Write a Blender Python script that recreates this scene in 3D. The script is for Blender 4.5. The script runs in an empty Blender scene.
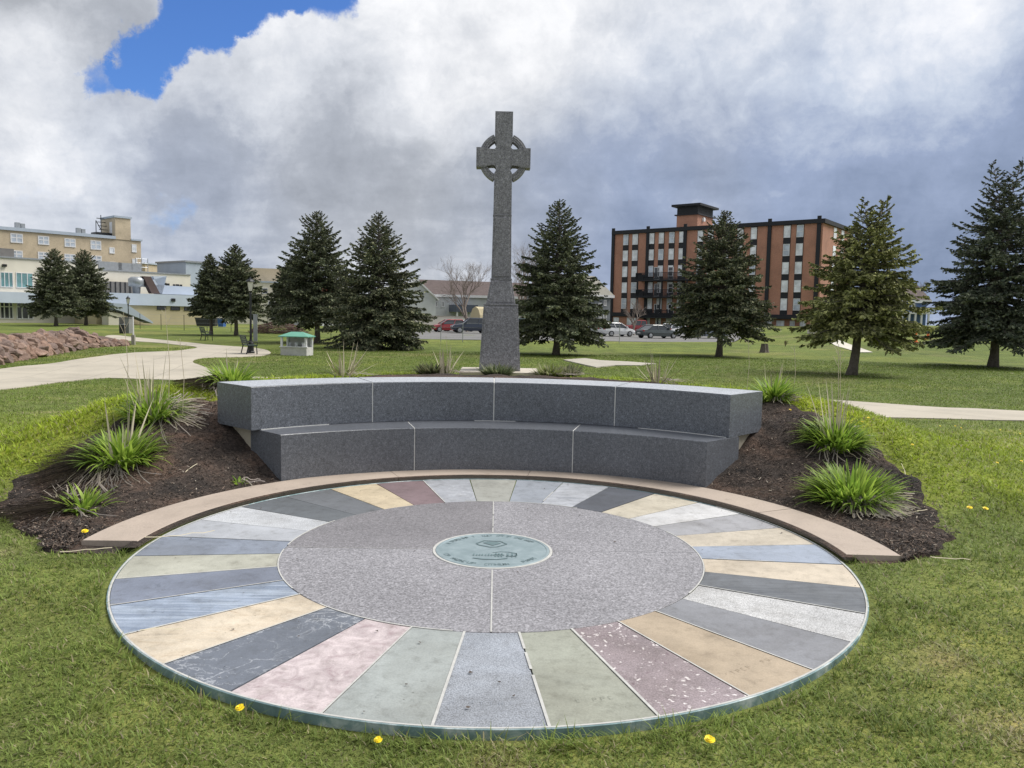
import bpy, bmesh, math, random
import numpy as np
from mathutils import Vector, Matrix, noise as mnoise
from mathutils.geometry import delaunay_2d_cdt

random.seed(7)
RNG = np.random.default_rng(11)
PI = math.pi
SC = bpy.context.scene
COL = SC.collection

# ------------------------------------------------------------------ camera
F_PX, CAM_YAW, CAM_PITCH, CAM_ROLL = 783.6, -0.02112, 0.0854, 0.01964
CAM = Vector((0.0, -5.2772, 1.6))
def cam_axes():
    cy, sy, cp, sp = math.cos(CAM_YAW), math.sin(CAM_YAW), math.cos(CAM_PITCH), math.sin(CAM_PITCH)
    fw = Vector((-sy*cp, cy*cp, -sp)); rt = Vector((cy, sy, 0)); up = rt.cross(fw)
    c, s = math.cos(CAM_ROLL), math.sin(CAM_ROLL)
    return c*rt + s*up, -s*rt + c*up, fw
RT, UP, FW = cam_axes()
cd = bpy.data.cameras.new('camera'); co = bpy.data.objects.new('camera', cd); COL.objects.link(co)
cd.sensor_width = 36.0; cd.sensor_fit = 'HORIZONTAL'; cd.lens = F_PX/1024*36
cd.clip_start = 0.05; cd.clip_end = 5000
M = Matrix((RT, UP, -FW)).transposed().to_4x4(); M.translation = CAM
co.matrix_world = M
SC.camera = co

# ------------------------------------------------------------------ world, sun, exposure
SUN_AZ, SUN_EL = math.radians(72), math.radians(52)      # azimuth clockwise from +Y (to the right)
SUN_STR = 3.0
def lin(r, g, b, k=1.0):
    f = lambda c: (c/255/12.92 if c/255 <= .04045 else ((c/255+.055)/1.055)**2.4)*k
    return (f(r), f(g), f(b), 1.0)

def dirpx(px, py):
    return (FW + RT*((px-512)/F_PX) + UP*((384-py)/F_PX)).normalized()

def build_world():
    w = bpy.data.worlds.new('World'); SC.world = w; w.use_nodes = True
    nt = w.node_tree; nt.nodes.clear(); N = nt.nodes.new; L = nt.links.new
    out = N('ShaderNodeOutputWorld')
    sky = N('ShaderNodeTexSky'); sky.sky_type = 'NISHITA'; sky.sun_disc = False
    sky.sun_elevation = SUN_EL; sky.sun_rotation = SUN_AZ
    sky.altitude = 20; sky.air_density = 1.0; sky.dust_density = .2; sky.ozone_density = 5.0
    bg_sky = N('ShaderNodeBackground'); bg_sky.inputs['Strength'].default_value = 0.075
    tintn = N('ShaderNodeMixRGB'); tintn.blend_type = 'MULTIPLY'; tintn.inputs[0].default_value = 1; tintn.inputs[2].default_value = (.62, .84, 1.22, 1)
    L(sky.outputs[0], tintn.inputs[1]); L(tintn.outputs[0], bg_sky.inputs['Color'])
    tc = N('ShaderNodeTexCoord'); gen = tc.outputs['Generated']
    def math_(op, a, b=None, c=None, clamp=False):
        n = N('ShaderNodeMath'); n.operation = op; n.use_clamp = clamp
        for i, v in enumerate((a, b, c)):
            if v is None: continue
            if isinstance(v, (int, float)): n.inputs[i].default_value = v
            else: L(v, n.inputs[i])
        return n.outputs[0]
    def vmath(op, a, b=None):
        n = N('ShaderNodeVectorMath'); n.operation = op
        for i, v in enumerate((a, b)):
            if v is None: continue
            if isinstance(v, (tuple, list, Vector)): n.inputs[i].default_value = v
            else: L(v, n.inputs[i])
        return n
    def noise(vec, scale, detail=8, rough=.55, dist=0, loc=(0, 0, 0)):
        mp = N('ShaderNodeMapping'); mp.inputs['Location'].default_value = loc; L(vec, mp.inputs[0])
        n = N('ShaderNodeTexNoise'); n.inputs['Scale'].default_value = scale
        n.inputs['Detail'].default_value = detail; n.inputs['Roughness'].default_value = rough
        n.inputs['Distortion'].default_value = dist
        L(mp.outputs[0], n.inputs['Vector']); return n
    def smooth(v, a, b):
        n = N('ShaderNodeMapRange'); n.interpolation_type = 'SMOOTHSTEP'
        n.inputs['From Min'].default_value = a; n.inputs['From Max'].default_value = b
        L(v, n.inputs['Value']); return n.outputs['Result']
    sep = N('ShaderNodeSeparateXYZ'); L(gen, sep.inputs[0])
    zc = math_('ADD', math_('MAXIMUM', sep.outputs['Z'], 0.0), .16)
    comb = N('ShaderNodeCombineXYZ')
    L(math_('DIVIDE', sep.outputs['X'], zc), comb.inputs[0]); L(math_('DIVIDE', sep.outputs['Y'], zc), comb.inputs[1])
    comb.inputs[2].default_value = 0
    flat = comb.outputs[0]
    # direction wobble so that every cloud edge is ragged
    wob = noise(gen, 7.0, 9, .62)
    wv = vmath('SUBTRACT', wob.outputs['Color'], (.5, .5, .5))
    sc = N('ShaderNodeVectorMath'); sc.operation = 'SCALE'; L(wv.outputs[0], sc.inputs[0]); sc.inputs['Scale'].default_value = .16
    dirn = vmath('NORMALIZE', vmath('ADD', gen, sc.outputs[0]).outputs[0]).outputs[0]
    def blob(px, py, rad, soft=.0):
        d = vmath('DOT_PRODUCT', dirn, dirpx(px, py)).outputs['Value']
        return smooth(d, math.cos(math.radians(rad)), math.cos(math.radians(rad*soft)))
    def total(items):
        acc = None
        for px, py, rad, amp, soft in items:
            v = math_('MULTIPLY', blob(px, py, rad, soft), amp)
            acc = v if acc is None else math_('ADD', acc, v)
        return acc
    n1 = noise(flat, 1.15, 10, .56, .3, (3.1, 1.7, 0)).outputs['Fac']
    n2 = noise(flat, 3.3, 9, .6, .2, (9.4, 2.2, 0)).outputs['Fac']
    n3 = noise(gen, 11, 8, .6, .2, (1.4, 6.2, 0)).outputs['Fac']
    # brightness of the cloud deck: dark bellies and white shoulders
    base = math_('ADD', math_('MULTIPLY', math_('SUBTRACT', n1, .5), .55), math_('MULTIPLY', math_('SUBTRACT', n3, .5), .75))
    n4 = noise(dirn, 24, 8, .62, .4, (4.4, 1.2, 3)).outputs['Fac']
    base = math_('ADD', base, math_('MULTIPLY', math_('SUBTRACT', n4, .5), .34))
    base = math_('ADD', base, math_('MULTIPLY', math_('SUBTRACT', n2, .5), .28))
    lum = math_('ADD', base, .50)
    lum = math_('ADD', lum, total([
        (400, 20, 15, .30, 0), (700, 10, 14, .16, 0), (900, 110, 8, .14, 0), (70, 100, 7, .30, 0), (250, 50, 7, .26, 0),
        (960, 20, 9, .12, 0), (800, 10, 14, .12, 0), (935, 95, 6, .16, 0), (170, 205, 12, .10, 0), (60, 230, 9, .16, 0), (400, 240, 7, .08, 0), (300, 215, 7, .06, 0),
        (40, 20, 8, -.10, 0), (250, 140, 13, -.30, 0), (420, 165, 11, -.20, 0), (90, 170, 8, -.14, 0), (620, 150, 10, -.10, 0),
        (800, 215, 16, -.24, 0), (980, 180, 12, -.22, 0), (560, 230, 10, -.12, 0)]))
    bluish = total([(250, 150, 16, .18, .1), (800, 200, 22, .75, .1), (1000, 190, 18, .5, 0), (560, 240, 12, .35, 0), (130, 240, 13, .3, 0)])
    bluish = math_('MINIMUM', bluish, 1.0)
    gap = total([(205, 22, 3.0, .85, .1), (150, 52, 2.5, .85, .1), (112, 70, 1.9, .75, .1), (255, 0, 2.6, .8, .1), (310, -12, 3.4, .85, .1),
                 (172, 216, 2.2, .36, .1), (60, 205, 3.0, .26, 0), (-240, 40, 12, .9, .2), (1500, -300, 16, .9, .2)])
    gap = math_('ADD', gap, math_('MULTIPLY', math_('SUBTRACT', n3, .5), 1.3))
    cover = math_('SUBTRACT', 1.0, smooth(gap, .26, .70))
    def ramp(fac, stops):
        r = N('ShaderNodeValToRGB'); L(fac, r.inputs[0]); e = r.color_ramp.elements
        while len(e) < len(stops): e.new(.5)
        for i, (p, c) in enumerate(stops): e[i].position = p; e[i].color = c
        return r.outputs[0]
    grey = ramp(lum, [(0.0, lin(142, 146, 153)), (.35, lin(176, 180, 187)), (.62, lin(212, 215, 221)), (.85, lin(240, 241, 244)), (1, lin(250, 250, 251))])
    blue = ramp(lum, [(0.0, lin(126, 141, 168)), (.35, lin(152, 166, 194)), (.62, lin(194, 204, 221)), (.85, lin(232, 235, 242)), (1, lin(248, 248, 250))])
    mix = N('ShaderNodeMixRGB'); L(bluish, mix.inputs[0]); L(grey, mix.inputs[1]); L(blue, mix.inputs[2])
    bg_c = N('ShaderNodeBackground'); bg_c.inputs['Strength'].default_value = 0.70; L(mix.outputs[0], bg_c.inputs['Color'])
    ms = N('ShaderNodeMixShader'); L(cover, ms.inputs[0]); L(bg_sky.outputs[0], ms.inputs[1]); L(bg_c.outputs[0], ms.inputs[2])
    L(ms.outputs[0], out.inputs['Surface'])
build_world()
sl = bpy.data.lights.new('sun', 'SUN'); so = bpy.data.objects.new('sun', sl); COL.objects.link(so)
sl.energy = SUN_STR; sl.angle = math.radians(40); sl.color = (1.0, .955, .89)
sd = Vector((math.sin(SUN_AZ)*math.cos(SUN_EL), math.cos(SUN_AZ)*math.cos(SUN_EL), math.sin(SUN_EL)))
so.rotation_euler = sd.to_track_quat('Z', 'Y').to_euler(); so.location = (20, 10, 40)
SC.view_settings.view_transform = 'Standard'; SC.view_settings.look = 'None'
SC.view_settings.exposure = 0.65; SC.view_settings.gamma = 1.0; SC.view_settings.use_curve_mapping = False
SC.render.resolution_x, SC.render.resolution_y = 1024, 768

# ------------------------------------------------------------------ materials
def new_mat(name):
    m = bpy.data.materials.new(name); m.use_nodes = True
    nt = m.node_tree; b = nt.nodes['Principled BSDF']; return m, nt, b
def nmath(nt, op, a, b=None):
    n = nt.nodes.new('ShaderNodeMath'); n.operation = op
    for i, v in enumerate((a, b)):
        if v is None: continue
        if isinstance(v, (int, float)): n.inputs[i].default_value = v
        else: nt.links.new(v, n.inputs[i])
    return n.outputs[0]
def ntex(nt, scale, detail=6, rough=.6, dist=0., stretch=(1, 1, 1), rot=(0, 0, 0), loc=(0, 0, 0), kind='noise', coord='Object'):
    tc = nt.nodes.new('ShaderNodeTexCoord'); mp = nt.nodes.new('ShaderNodeMapping')
    mp.inputs['Scale'].default_value = stretch; mp.inputs['Rotation'].default_value = rot; mp.inputs['Location'].default_value = loc
    nt.links.new(tc.outputs[coord], mp.inputs[0])
    if kind == 'noise':
        n = nt.nodes.new('ShaderNodeTexNoise'); n.inputs['Detail'].default_value = detail
        n.inputs['Roughness'].default_value = rough; n.inputs['Distortion'].default_value = dist
        n.inputs['Scale'].default_value = scale; o = n.outputs['Fac']
    elif kind == 'wave':
        n = nt.nodes.new('ShaderNodeTexWave'); n.inputs['Scale'].default_value = scale; n.inputs['Distortion'].default_value = dist
        n.inputs['Detail'].default_value = detail; o = n.outputs['Fac']
    elif kind == 'edge':
        n = nt.nodes.new('ShaderNodeTexVoronoi'); n.feature = 'DISTANCE_TO_EDGE'; n.inputs['Scale'].default_value = scale; o = n.outputs['Distance']
    else:
        n = nt.nodes.new('ShaderNodeTexVoronoi'); n.inputs['Scale'].default_value = scale
        o = n.outputs['Color'] if kind == 'cell' else n.outputs['Distance']
    nt.links.new(mp.outputs[0], n.inputs['Vector']); return o
def nramp(nt, fac, stops, interp='LINEAR'):
    r = nt.nodes.new('ShaderNodeValToRGB'); r.color_ramp.interpolation = interp; nt.links.new(fac, r.inputs[0]); e = r.color_ramp.elements
    while len(e) < len(stops): e.new(.5)
    for i, (p, c) in enumerate(stops): e[i].position = p; e[i].color = c if len(c) == 4 else (*c, 1)
    return r.outputs[0]
def nmix(nt, fac, a, b, mode='MIX'):
    n = nt.nodes.new('ShaderNodeMixRGB'); n.blend_type = mode
    for i, v in enumerate((fac, a, b)):
        if isinstance(v, (int, float)): n.inputs[i].default_value = v
        elif isinstance(v, (tuple, list)): n.inputs[i].default_value = v if len(v) == 4 else (*v, 1)
        else: nt.links.new(v, n.inputs[i])
    return n.outputs[0]
def nbump(nt, b, h, strength=.3, dist=.01):
    n = nt.nodes.new('ShaderNodeBump'); n.inputs['Strength'].default_value = strength; n.inputs['Distance'].default_value = dist
    nt.links.new(h, n.inputs['Height']); nt.links.new(n.outputs[0], b.inputs['Normal'])
def k_(c, k): return (min(1, c[0]*k), min(1, c[1]*k), min(1, c[2]*k), 1)
def plain(name, c, rough=.6, metal=0., var=.12, scale=3., bump=0.):
    m, nt, b = new_mat(name)
    n = ntex(nt, scale, 6, .6)
    nt.links.new(nramp(nt, n, [(.3, k_(c, 1-var)), (.7, k_(c, 1+var))]), b.inputs['Base Color'])
    b.inputs['Roughness'].default_value = rough; b.inputs['Metallic'].default_value = metal
    if bump: nbump(nt, b, ntex(nt, scale*8, 4), bump, .01)
    return m
def granite(name, c, rough=.45, grain=90, contrast=.45, spec=.5, bump=.1, blot=.1):
    m, nt, b = new_mat(name)
    g1 = ntex(nt, grain, 3, .7); g2 = ntex(nt, grain*.45, 2, .6, loc=(3, 1, 7)); g3 = ntex(nt, 1.6, 5, .6, loc=(2, 8, 1))
    g = nmath(nt, 'ADD', nmath(nt, 'MULTIPLY', g1, .6), nmath(nt, 'MULTIPLY', g2, .4))
    col = nramp(nt, g, [(.32, k_(c, 1-contrast)), (.46, k_(c, .9)), (.56, k_(c, 1.05)), (.70, k_(c, 1+contrast*1.6))])
    cells = ntex(nt, grain*1.7, kind='cell', loc=(1, 4, 2)); col = nmix(nt, .9, col, nramp(nt, cells, [(.15, (1-contrast*.75,)*3), (.5, (1,)*3), (.85, (1+contrast*.75,)*3)]), 'MULTIPLY')
    col = nmix(nt, 1.0, col, nramp(nt, g3, [(.3, (1-blot,)*3), (.7, (1+blot*.0,)*3)]), 'MULTIPLY')
    nt.links.new(col, b.inputs['Base Color'])
    b.inputs['Roughness'].default_value = rough; b.inputs['Specular IOR Level'].default_value = spec
    nbump(nt, b, g1, bump, .004)
    return m
def slab_mat(name, c, kind, ang, seed):
    """paving stones: each its own rock"""
    m, nt, b = new_mat(name); lo = (seed*1.37, seed*.71, seed*.3); rot = (0, 0, -ang)
    blot = ntex(nt, 2.6, 8, .62, .4, loc=lo); fine = ntex(nt, 120, 3, .65, loc=lo)
    mid = ntex(nt, 14, 6, .65, .2, loc=lo)
    col = nramp(nt, blot, [(.28, k_(c, .80)), (.5, c), (.72, k_(c, 1.16))])
    if kind == 'speckle':
        col = nmix(nt, .85, col, nramp(nt, ntex(nt, 150, 2, .7, loc=lo), [(.34, (.45,)*3), (.5, (.95,)*3), (.66, (1.35,)*3)]), 'MULTIPLY')
    elif kind == 'vein':
        e = ntex(nt, 3.4, loc=lo, kind='edge', stretch=(1, 1.0, 1), rot=rot)
        e = ntex(nt, 2.6, 8, .6, 1.2, loc=lo, stretch=(1, 1.5, 1), rot=(0, 0, -ang+.6)); e2 = ntex(nt, 5.5, 8, .62, 1.0, loc=(lo[1]+4, lo[0], 2))
        v1 = nramp(nt, nmath(nt, 'ABSOLUTE', nmath(nt, 'SUBTRACT', e, .5)), [(0, (1,)*3), (.010, (.25,)*3), (.022, (0,)*3)])
        v2 = nramp(nt, nmath(nt, 'ABSOLUTE', nmath(nt, 'SUBTRACT', e2, .52)), [(0, (.8,)*3), (.008, (0,)*3)])
        msk = nmath(nt, 'MULTIPLY', nmath(nt, 'MAXIMUM', v1, v2), nramp(nt, blot, [(.40, (.1,)*3), (.6, (1,)*3)]))
        col = nmix(nt, nmath(nt, 'MULTIPLY', msk, .75), col, (.55, .57, .60))
    elif kind == 'band':
        wv = ntex(nt, 3.2, 5, .7, loc=lo, stretch=(.5, 9, 1), rot=(0, 0, -ang))
        col = nmix(nt, .9, col, nramp(nt, wv, [(.30, (.62, .66, .72)), (.48, (.95,)*3), (.6, (1.45, 1.42, 1.35))]), 'MULTIPLY')
    elif kind == 'swirl':
        wv = ntex(nt, 5, 8, .7, 1.6, loc=lo, stretch=(.8, 1.8, 1), rot=rot)
        col = nmix(nt, .9, col, nramp(nt, wv, [(.32, (.62, .52, .44)), (.40, (.95, .92, .88)), (.62, (1.04,)*3), (.72, (.95, .85, .72))]), 'MULTIPLY')
    elif kind == 'congl':
        cell = nt.nodes.new('ShaderNodeTexVoronoi'); cell.inputs['Scale'].default_value = 33; cell.inputs['Randomness'].default_value = 1
        tc = nt.nodes.new('ShaderNodeTexCoord'); wn = nt.nodes.new('ShaderNodeTexNoise'); wn.inputs['Scale'].default_value = 9; wn.inputs['Detail'].default_value = 4; nt.links.new(tc.outputs['Object'], wn.inputs['Vector'])
        va = nt.nodes.new('ShaderNodeVectorMath'); va.operation = 'MULTIPLY_ADD'; va.inputs[1].default_value = (.16, .16, .16); nt.links.new(wn.outputs['Color'], va.inputs[0]); nt.links.new(tc.outputs['Object'], va.inputs[2]); nt.links.new(va.outputs[0], cell.inputs['Vector'])
        sepc = nt.nodes.new('ShaderNodeSeparateColor'); nt.links.new(cell.outputs['Color'], sepc.inputs[0])
        edge = nramp(nt, nmath(nt, 'ADD', cell.outputs['Distance'], nmath(nt, 'MULTIPLY', nmath(nt, 'SUBTRACT', mid, .5), 1.1)), [(.20, (1,)*3), (.34, (0,)*3)])
        sel = nramp(nt, sepc.outputs[0], [(.48, (0,)*3), (.52, (1,)*3)])
        col = nmix(nt, nmath(nt, 'MULTIPLY', edge, sel), col, (.66, .62, .62))
        sel2 = nramp(nt, sepc.outputs[1], [(.68, (0,)*3), (.72, (1,)*3)])
        col = nmix(nt, nmath(nt, 'MULTIPLY', edge, nmath(nt, 'MULTIPLY', sel2, .6)), col, (.16, .11, .13))
        col = nmix(nt, .5, col, nramp(nt, fine, [(.35, (.6,)*3), (.65, (1.3,)*3)]), 'MULTIPLY')
    elif kind == 'streak':
        wv = ntex(nt, 4, 9, .72, .5, loc=lo, stretch=(.5, 4, 1), rot=rot)
        col = nmix(nt, .95, col, nramp(nt, wv, [(.32, (.6, .62, .66)), (.5, (1,)*3), (.7, (1.28,)*3)]), 'MULTIPLY')
    elif kind == 'cloudy':
        col = nmix(nt, .9, col, nramp(nt, ntex(nt, 9, 9, .7, 1.2, loc=lo), [(.32, (.72, .64, .66)), (.48, (1,)*3), (.64, (1.32, 1.34, 1.33))]), 'MULTIPLY')
    elif kind == 'fleck':
        w = ntex(nt, 16, 6, .75, 1.0, loc=lo, stretch=(1, 2.2, 1), rot=rot)
        col = nmix(nt, .8, col, nramp(nt, w, [(.30, (.45, .45, .42)), (.38, (1,)*3)]), 'MULTIPLY')
    # weathering common to all of them: grain, small stains, grit
    col = nmix(nt, .55, col, nramp(nt, fine, [(.32, (.78,)*3), (.68, (1.16,)*3)]), 'MULTIPLY')
    col = nmix(nt, .8, col, nramp(nt, mid, [(.28, (.68, .67, .65)), (.47, (1,)*3), (.72, (1.10,)*3)]), 'MULTIPLY')
    stain = ntex(nt, 1.1, 10, .70, .8, loc=(5, 2, 1)); col = nmix(nt, .7, col, nramp(nt, stain, [(.34, (.74, .72, .69)), (.52, (1,)*3), (.68, (1.12, 1.12, 1.13))]), 'MULTIPLY')
    grit = ntex(nt, 38, 2, .5, loc=(1, 9, 3)); col = nmix(nt, .8, col, nramp(nt, grit, [(.235, (.45, .43, .40)), (.27, (1,)*3)]), 'MULTIPLY')
    nt.links.new(col, b.inputs['Base Color']); b.inputs['Roughness'].default_value = .62
    nbump(nt, b, nmath(nt, 'ADD', mid, fine), .12, .004)
    return m
def glass_mat(name, c, rough=.12):
    m, nt, b = new_mat(name)
    n = ntex(nt, .8, 3, .5)
    nt.links.new(nramp(nt, n, [(.35, k_(c, .7)), (.65, k_(c, 1.2))]), b.inputs['Base Color'])
    b.inputs['Roughness'].default_value = rough; b.inputs['Specular IOR Level'].default_value = .8
    return m
def brick_mat(name, c1, c2, mortar, scale=1.0):
    m, nt, b = new_mat(name)
    tc = nt.nodes.new('ShaderNodeTexCoord'); sp = nt.nodes.new('ShaderNodeSeparateXYZ'); cb = nt.nodes.new('ShaderNodeCombineXYZ')
    nt.links.new(tc.outputs['Object'], sp.inputs[0])
    nt.links.new(nmath(nt, 'ADD', sp.outputs['X'], sp.outputs['Y']), cb.inputs[0]); nt.links.new(sp.outputs['Z'], cb.inputs[1])
    br = nt.nodes.new('ShaderNodeTexBrick'); br.inputs['Scale'].default_value = 4.2*scale
    br.inputs['Color1'].default_value = c1; br.inputs['Color2'].default_value = c2; br.inputs['Mortar'].default_value = mortar
    br.inputs['Mortar Size'].default_value = .02; nt.links.new(cb.outputs[0], br.inputs['Vector'])
    st = nramp(nt, ntex(nt, .35, 8, .65, .5), [(.3, (.78,)*3), (.6, (1.08,)*3)])
    nt.links.new(nmix(nt, 1., br.outputs['Color'], st, 'MULTIPLY'), b.inputs['Base Color'])
    b.inputs['Roughness'].default_value = .85
    return m
def attr_mat(name, attr, rough=.7, spec=.25, noise_k=.0, trans=0.):
    m, nt, b = new_mat(name)
    a = nt.nodes.new('ShaderNodeAttribute'); a.attribute_name = attr
    nt.links.new(a.outputs['Color'], b.inputs['Base Color'])
    b.inputs['Roughness'].default_value = rough; b.inputs['Specular IOR Level'].default_value = spec
    if trans:
        tr = nt.nodes.new('ShaderNodeBsdfTranslucent'); nt.links.new(a.outputs['Color'], tr.inputs[0])
        ms = nt.nodes.new('ShaderNodeMixShader'); ms.inputs[0].default_value = trans
        nt.links.new(b.outputs[0], ms.inputs[1]); nt.links.new(tr.outputs[0], ms.inputs[2])
        nt.links.new(ms.outputs[0], nt.nodes['Material Output'].inputs['Surface'])
    return m

# ------------------------------------------------------------------ object helpers
class MB:
    def __init__(s): s.v = []; s.f = []; s.c = []
    def add(s, vs, fs, col=None):
        o = len(s.v); s.v.extend([tuple(p) for p in vs]); s.f.extend([tuple(i+o for i in f) for f in fs])
        if col is not None: s.c.extend([col]*len(vs))
        return s
    def box(s, x0, x1, y0, y1, z0, z1):
        return s.add([(x0,y0,z0),(x1,y0,z0),(x1,y1,z0),(x0,y1,z0),(x0,y0,z1),(x1,y0,z1),(x1,y1,z1),(x0,y1,z1)],
                     [(0,3,2,1),(4,5,6,7),(0,1,5,4),(1,2,6,5),(2,3,7,6),(3,0,4,7)])
    def tube(s, pts, rads, n=8, cap=True):
        pts = [Vector(p) for p in pts]; rings = []
        if not hasattr(rads, '__len__'): rads = [rads]*len(pts)
        for i, p in enumerate(pts):
            d = (pts[min(i+1, len(pts)-1)] - pts[max(i-1, 0)]).normalized()
            a = d.orthogonal().normalized() if abs(d.z) > .99 else d.cross(Vector((0, 0, 1))).normalized()
            b = d.cross(a); rings.append([p + rads[i]*(math.cos(2*PI*k/n)*a + math.sin(2*PI*k/n)*b) for k in range(n)])
        vs = [q for r in rings for q in r]; fs = []
        for i in range(len(pts)-1):
            for k in range(n): fs.append((i*n+k, i*n+(k+1) % n, (i+1)*n+(k+1) % n, (i+1)*n+k))
        if cap: fs.append(tuple(range(n))[::-1]); fs.append(tuple((len(pts)-1)*n+k for k in range(n)))
        return s.add(vs, fs)
    def lathe(s, prof, n=16, cx=0, cy=0):
        vs = []; fs = []
        for r, z in prof: vs += [(cx+r*math.cos(2*PI*k/n), cy+r*math.sin(2*PI*k/n), z) for k in range(n)]
        for i in range(len(prof)-1):
            for k in range(n): fs.append((i*n+k, i*n+(k+1) % n, (i+1)*n+(k+1) % n, (i+1)*n+k))
        fs.append(tuple(range(n))[::-1]); fs.append(tuple((len(prof)-1)*n+k for k in range(n)))
        return s.add(vs, fs)
    def prism(s, poly, y0, y1):                # poly in (x,z), extruded along y
        n = len(poly); vs = [(x, y0, z) for x, z in poly]+[(x, y1, z) for x, z in poly]
        fs = [tuple(range(n)), tuple(range(2*n-1, n-1, -1))]
        fs += [((i+1) % n, i, i+n, (i+1) % n+n) for i in range(n)]
        return s.add(vs, fs)
    def arc(s, r0, r1, a0, a1, z0, z1, n=24, chamfer=0., o0=0., o1=0.):
        """block bounded by two arcs (degrees)"""
        vs = []; fs = []; c = chamfer
        prof = [(r0, z0), (r1, z0), (r1, z1-c), (r1-c, z1), (r0+c, z1), (r0, z1-c)] if c else [(r0, z0), (r1, z0), (r1, z1), (r0, z1)]
        k = len(prof)
        for i in range(n+1):
            f = i/n       # o0, o1 skew the two ends at the outer radius
            for r, z in prof:
                w = (r-r0)/(r1-r0); a = math.radians(a0+o0*w+(a1+o1*w-a0-o0*w)*f); vs.append((r*math.cos(a), r*math.sin(a), z))
        for i in range(n):
            for j in range(k): fs.append((i*k+j, i*k+(j+1) % k, (i+1)*k+(j+1) % k, (i+1)*k+j))
        fs.append(tuple(range(k))[::-1]); fs.append(tuple(n*k+j for j in range(k)))
        return s.add(vs, fs)
    def build(s, name, mat, parent=None, smooth=False, bevel=0., recalc=True):
        me = bpy.data.meshes.new(name); me.from_pydata(s.v, [], s.f)
        if s.c:
            at = me.color_attributes.new('tint', 'FLOAT_COLOR', 'POINT')
            at.data.foreach_set('color', np.array([(*c, 1.) if len(c) == 3 else c for c in s.c], np.float32).ravel())
        if recalc:
            bm = bmesh.new(); bm.from_mesh(me); bmesh.ops.recalc_face_normals(bm, faces=bm.faces)
            if bevel: bmesh.ops.bevel(bm, geom=[e for e in bm.edges if e.is_manifold and e.calc_face_angle(0) > .5], offset=bevel, segments=2, affect='EDGES', profile=.6)
            bm.to_mesh(me); bm.free()
        if smooth: me.polygons.foreach_set('use_smooth', [True]*len(me.polygons))
        me.materials.append(mat); me.update()
        o = bpy.data.objects.new(name, me); COL.objects.link(o)
        if parent: o.parent = parent
        return o
def np_mesh(name, V, Fq, mat, colors=None, parent=None, smooth=False):
    """fast mesh from arrays; Fq: (n,k) faces of equal size"""
    me = bpy.data.meshes.new(name); k = Fq.shape[1]
    me.vertices.add(len(V)); me.vertices.foreach_set('co', np.ascontiguousarray(V, np.float32).ravel())
    me.loops.add(Fq.size); me.loops.foreach_set('vertex_index', np.ascontiguousarray(Fq, np.int32).ravel())
    me.polygons.add(len(Fq)); me.polygons.foreach_set('loop_start', np.arange(0, Fq.size, k, dtype=np.int32))
    me.polygons.foreach_set('loop_total', np.full(len(Fq), k, np.int32))
    if smooth: me.polygons.foreach_set('use_smooth', np.ones(len(Fq), bool))
    if colors is not None:
        at = me.color_attributes.new('tint', 'FLOAT_COLOR', 'POINT')
        c = np.ones((len(V), 4), np.float32); c[:, :3] = colors; at.data.foreach_set('color', c.ravel())
    me.update(calc_edges=True); me.validate(); me.materials.append(mat)
    o = bpy.data.objects.new(name, me); COL.objects.link(o)
    if parent: o.parent = parent
    return o
def tag(o, label=None, cat=None, group=None, kind=None):
    if label: o['label'] = label
    if cat: o['category'] = cat
    if group: o['group'] = group
    if kind: o['kind'] = kind
    return o
def thing(name, label, cat, loc=(0, 0, 0), rz=0., group=None):
    o = bpy.data.objects.new(name, None); COL.objects.link(o); o.empty_display_size = .2
    o.location = loc; o.rotation_euler = (0, 0, rz)
    return tag(o, label, cat, group)
def copy_tree(o, parent=None):
    c = o.copy(); COL.objects.link(c); c.parent = parent
    for ch in [x for x in KIDS.get(o.name, [])]: copy_tree(ch, c)
    return c
KIDS = {}
def index_kids(o):
    KIDS[o.name] = list(o.children)
    for ch in o.children: index_kids(ch)
def dup(o, loc, rz, label, scale=None):
    index_kids(o); c = copy_tree(o); c.location = loc; c.rotation_euler = (0, 0, rz)
    if scale: c.scale = (scale,)*3
    c['label'] = label; return c

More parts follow.
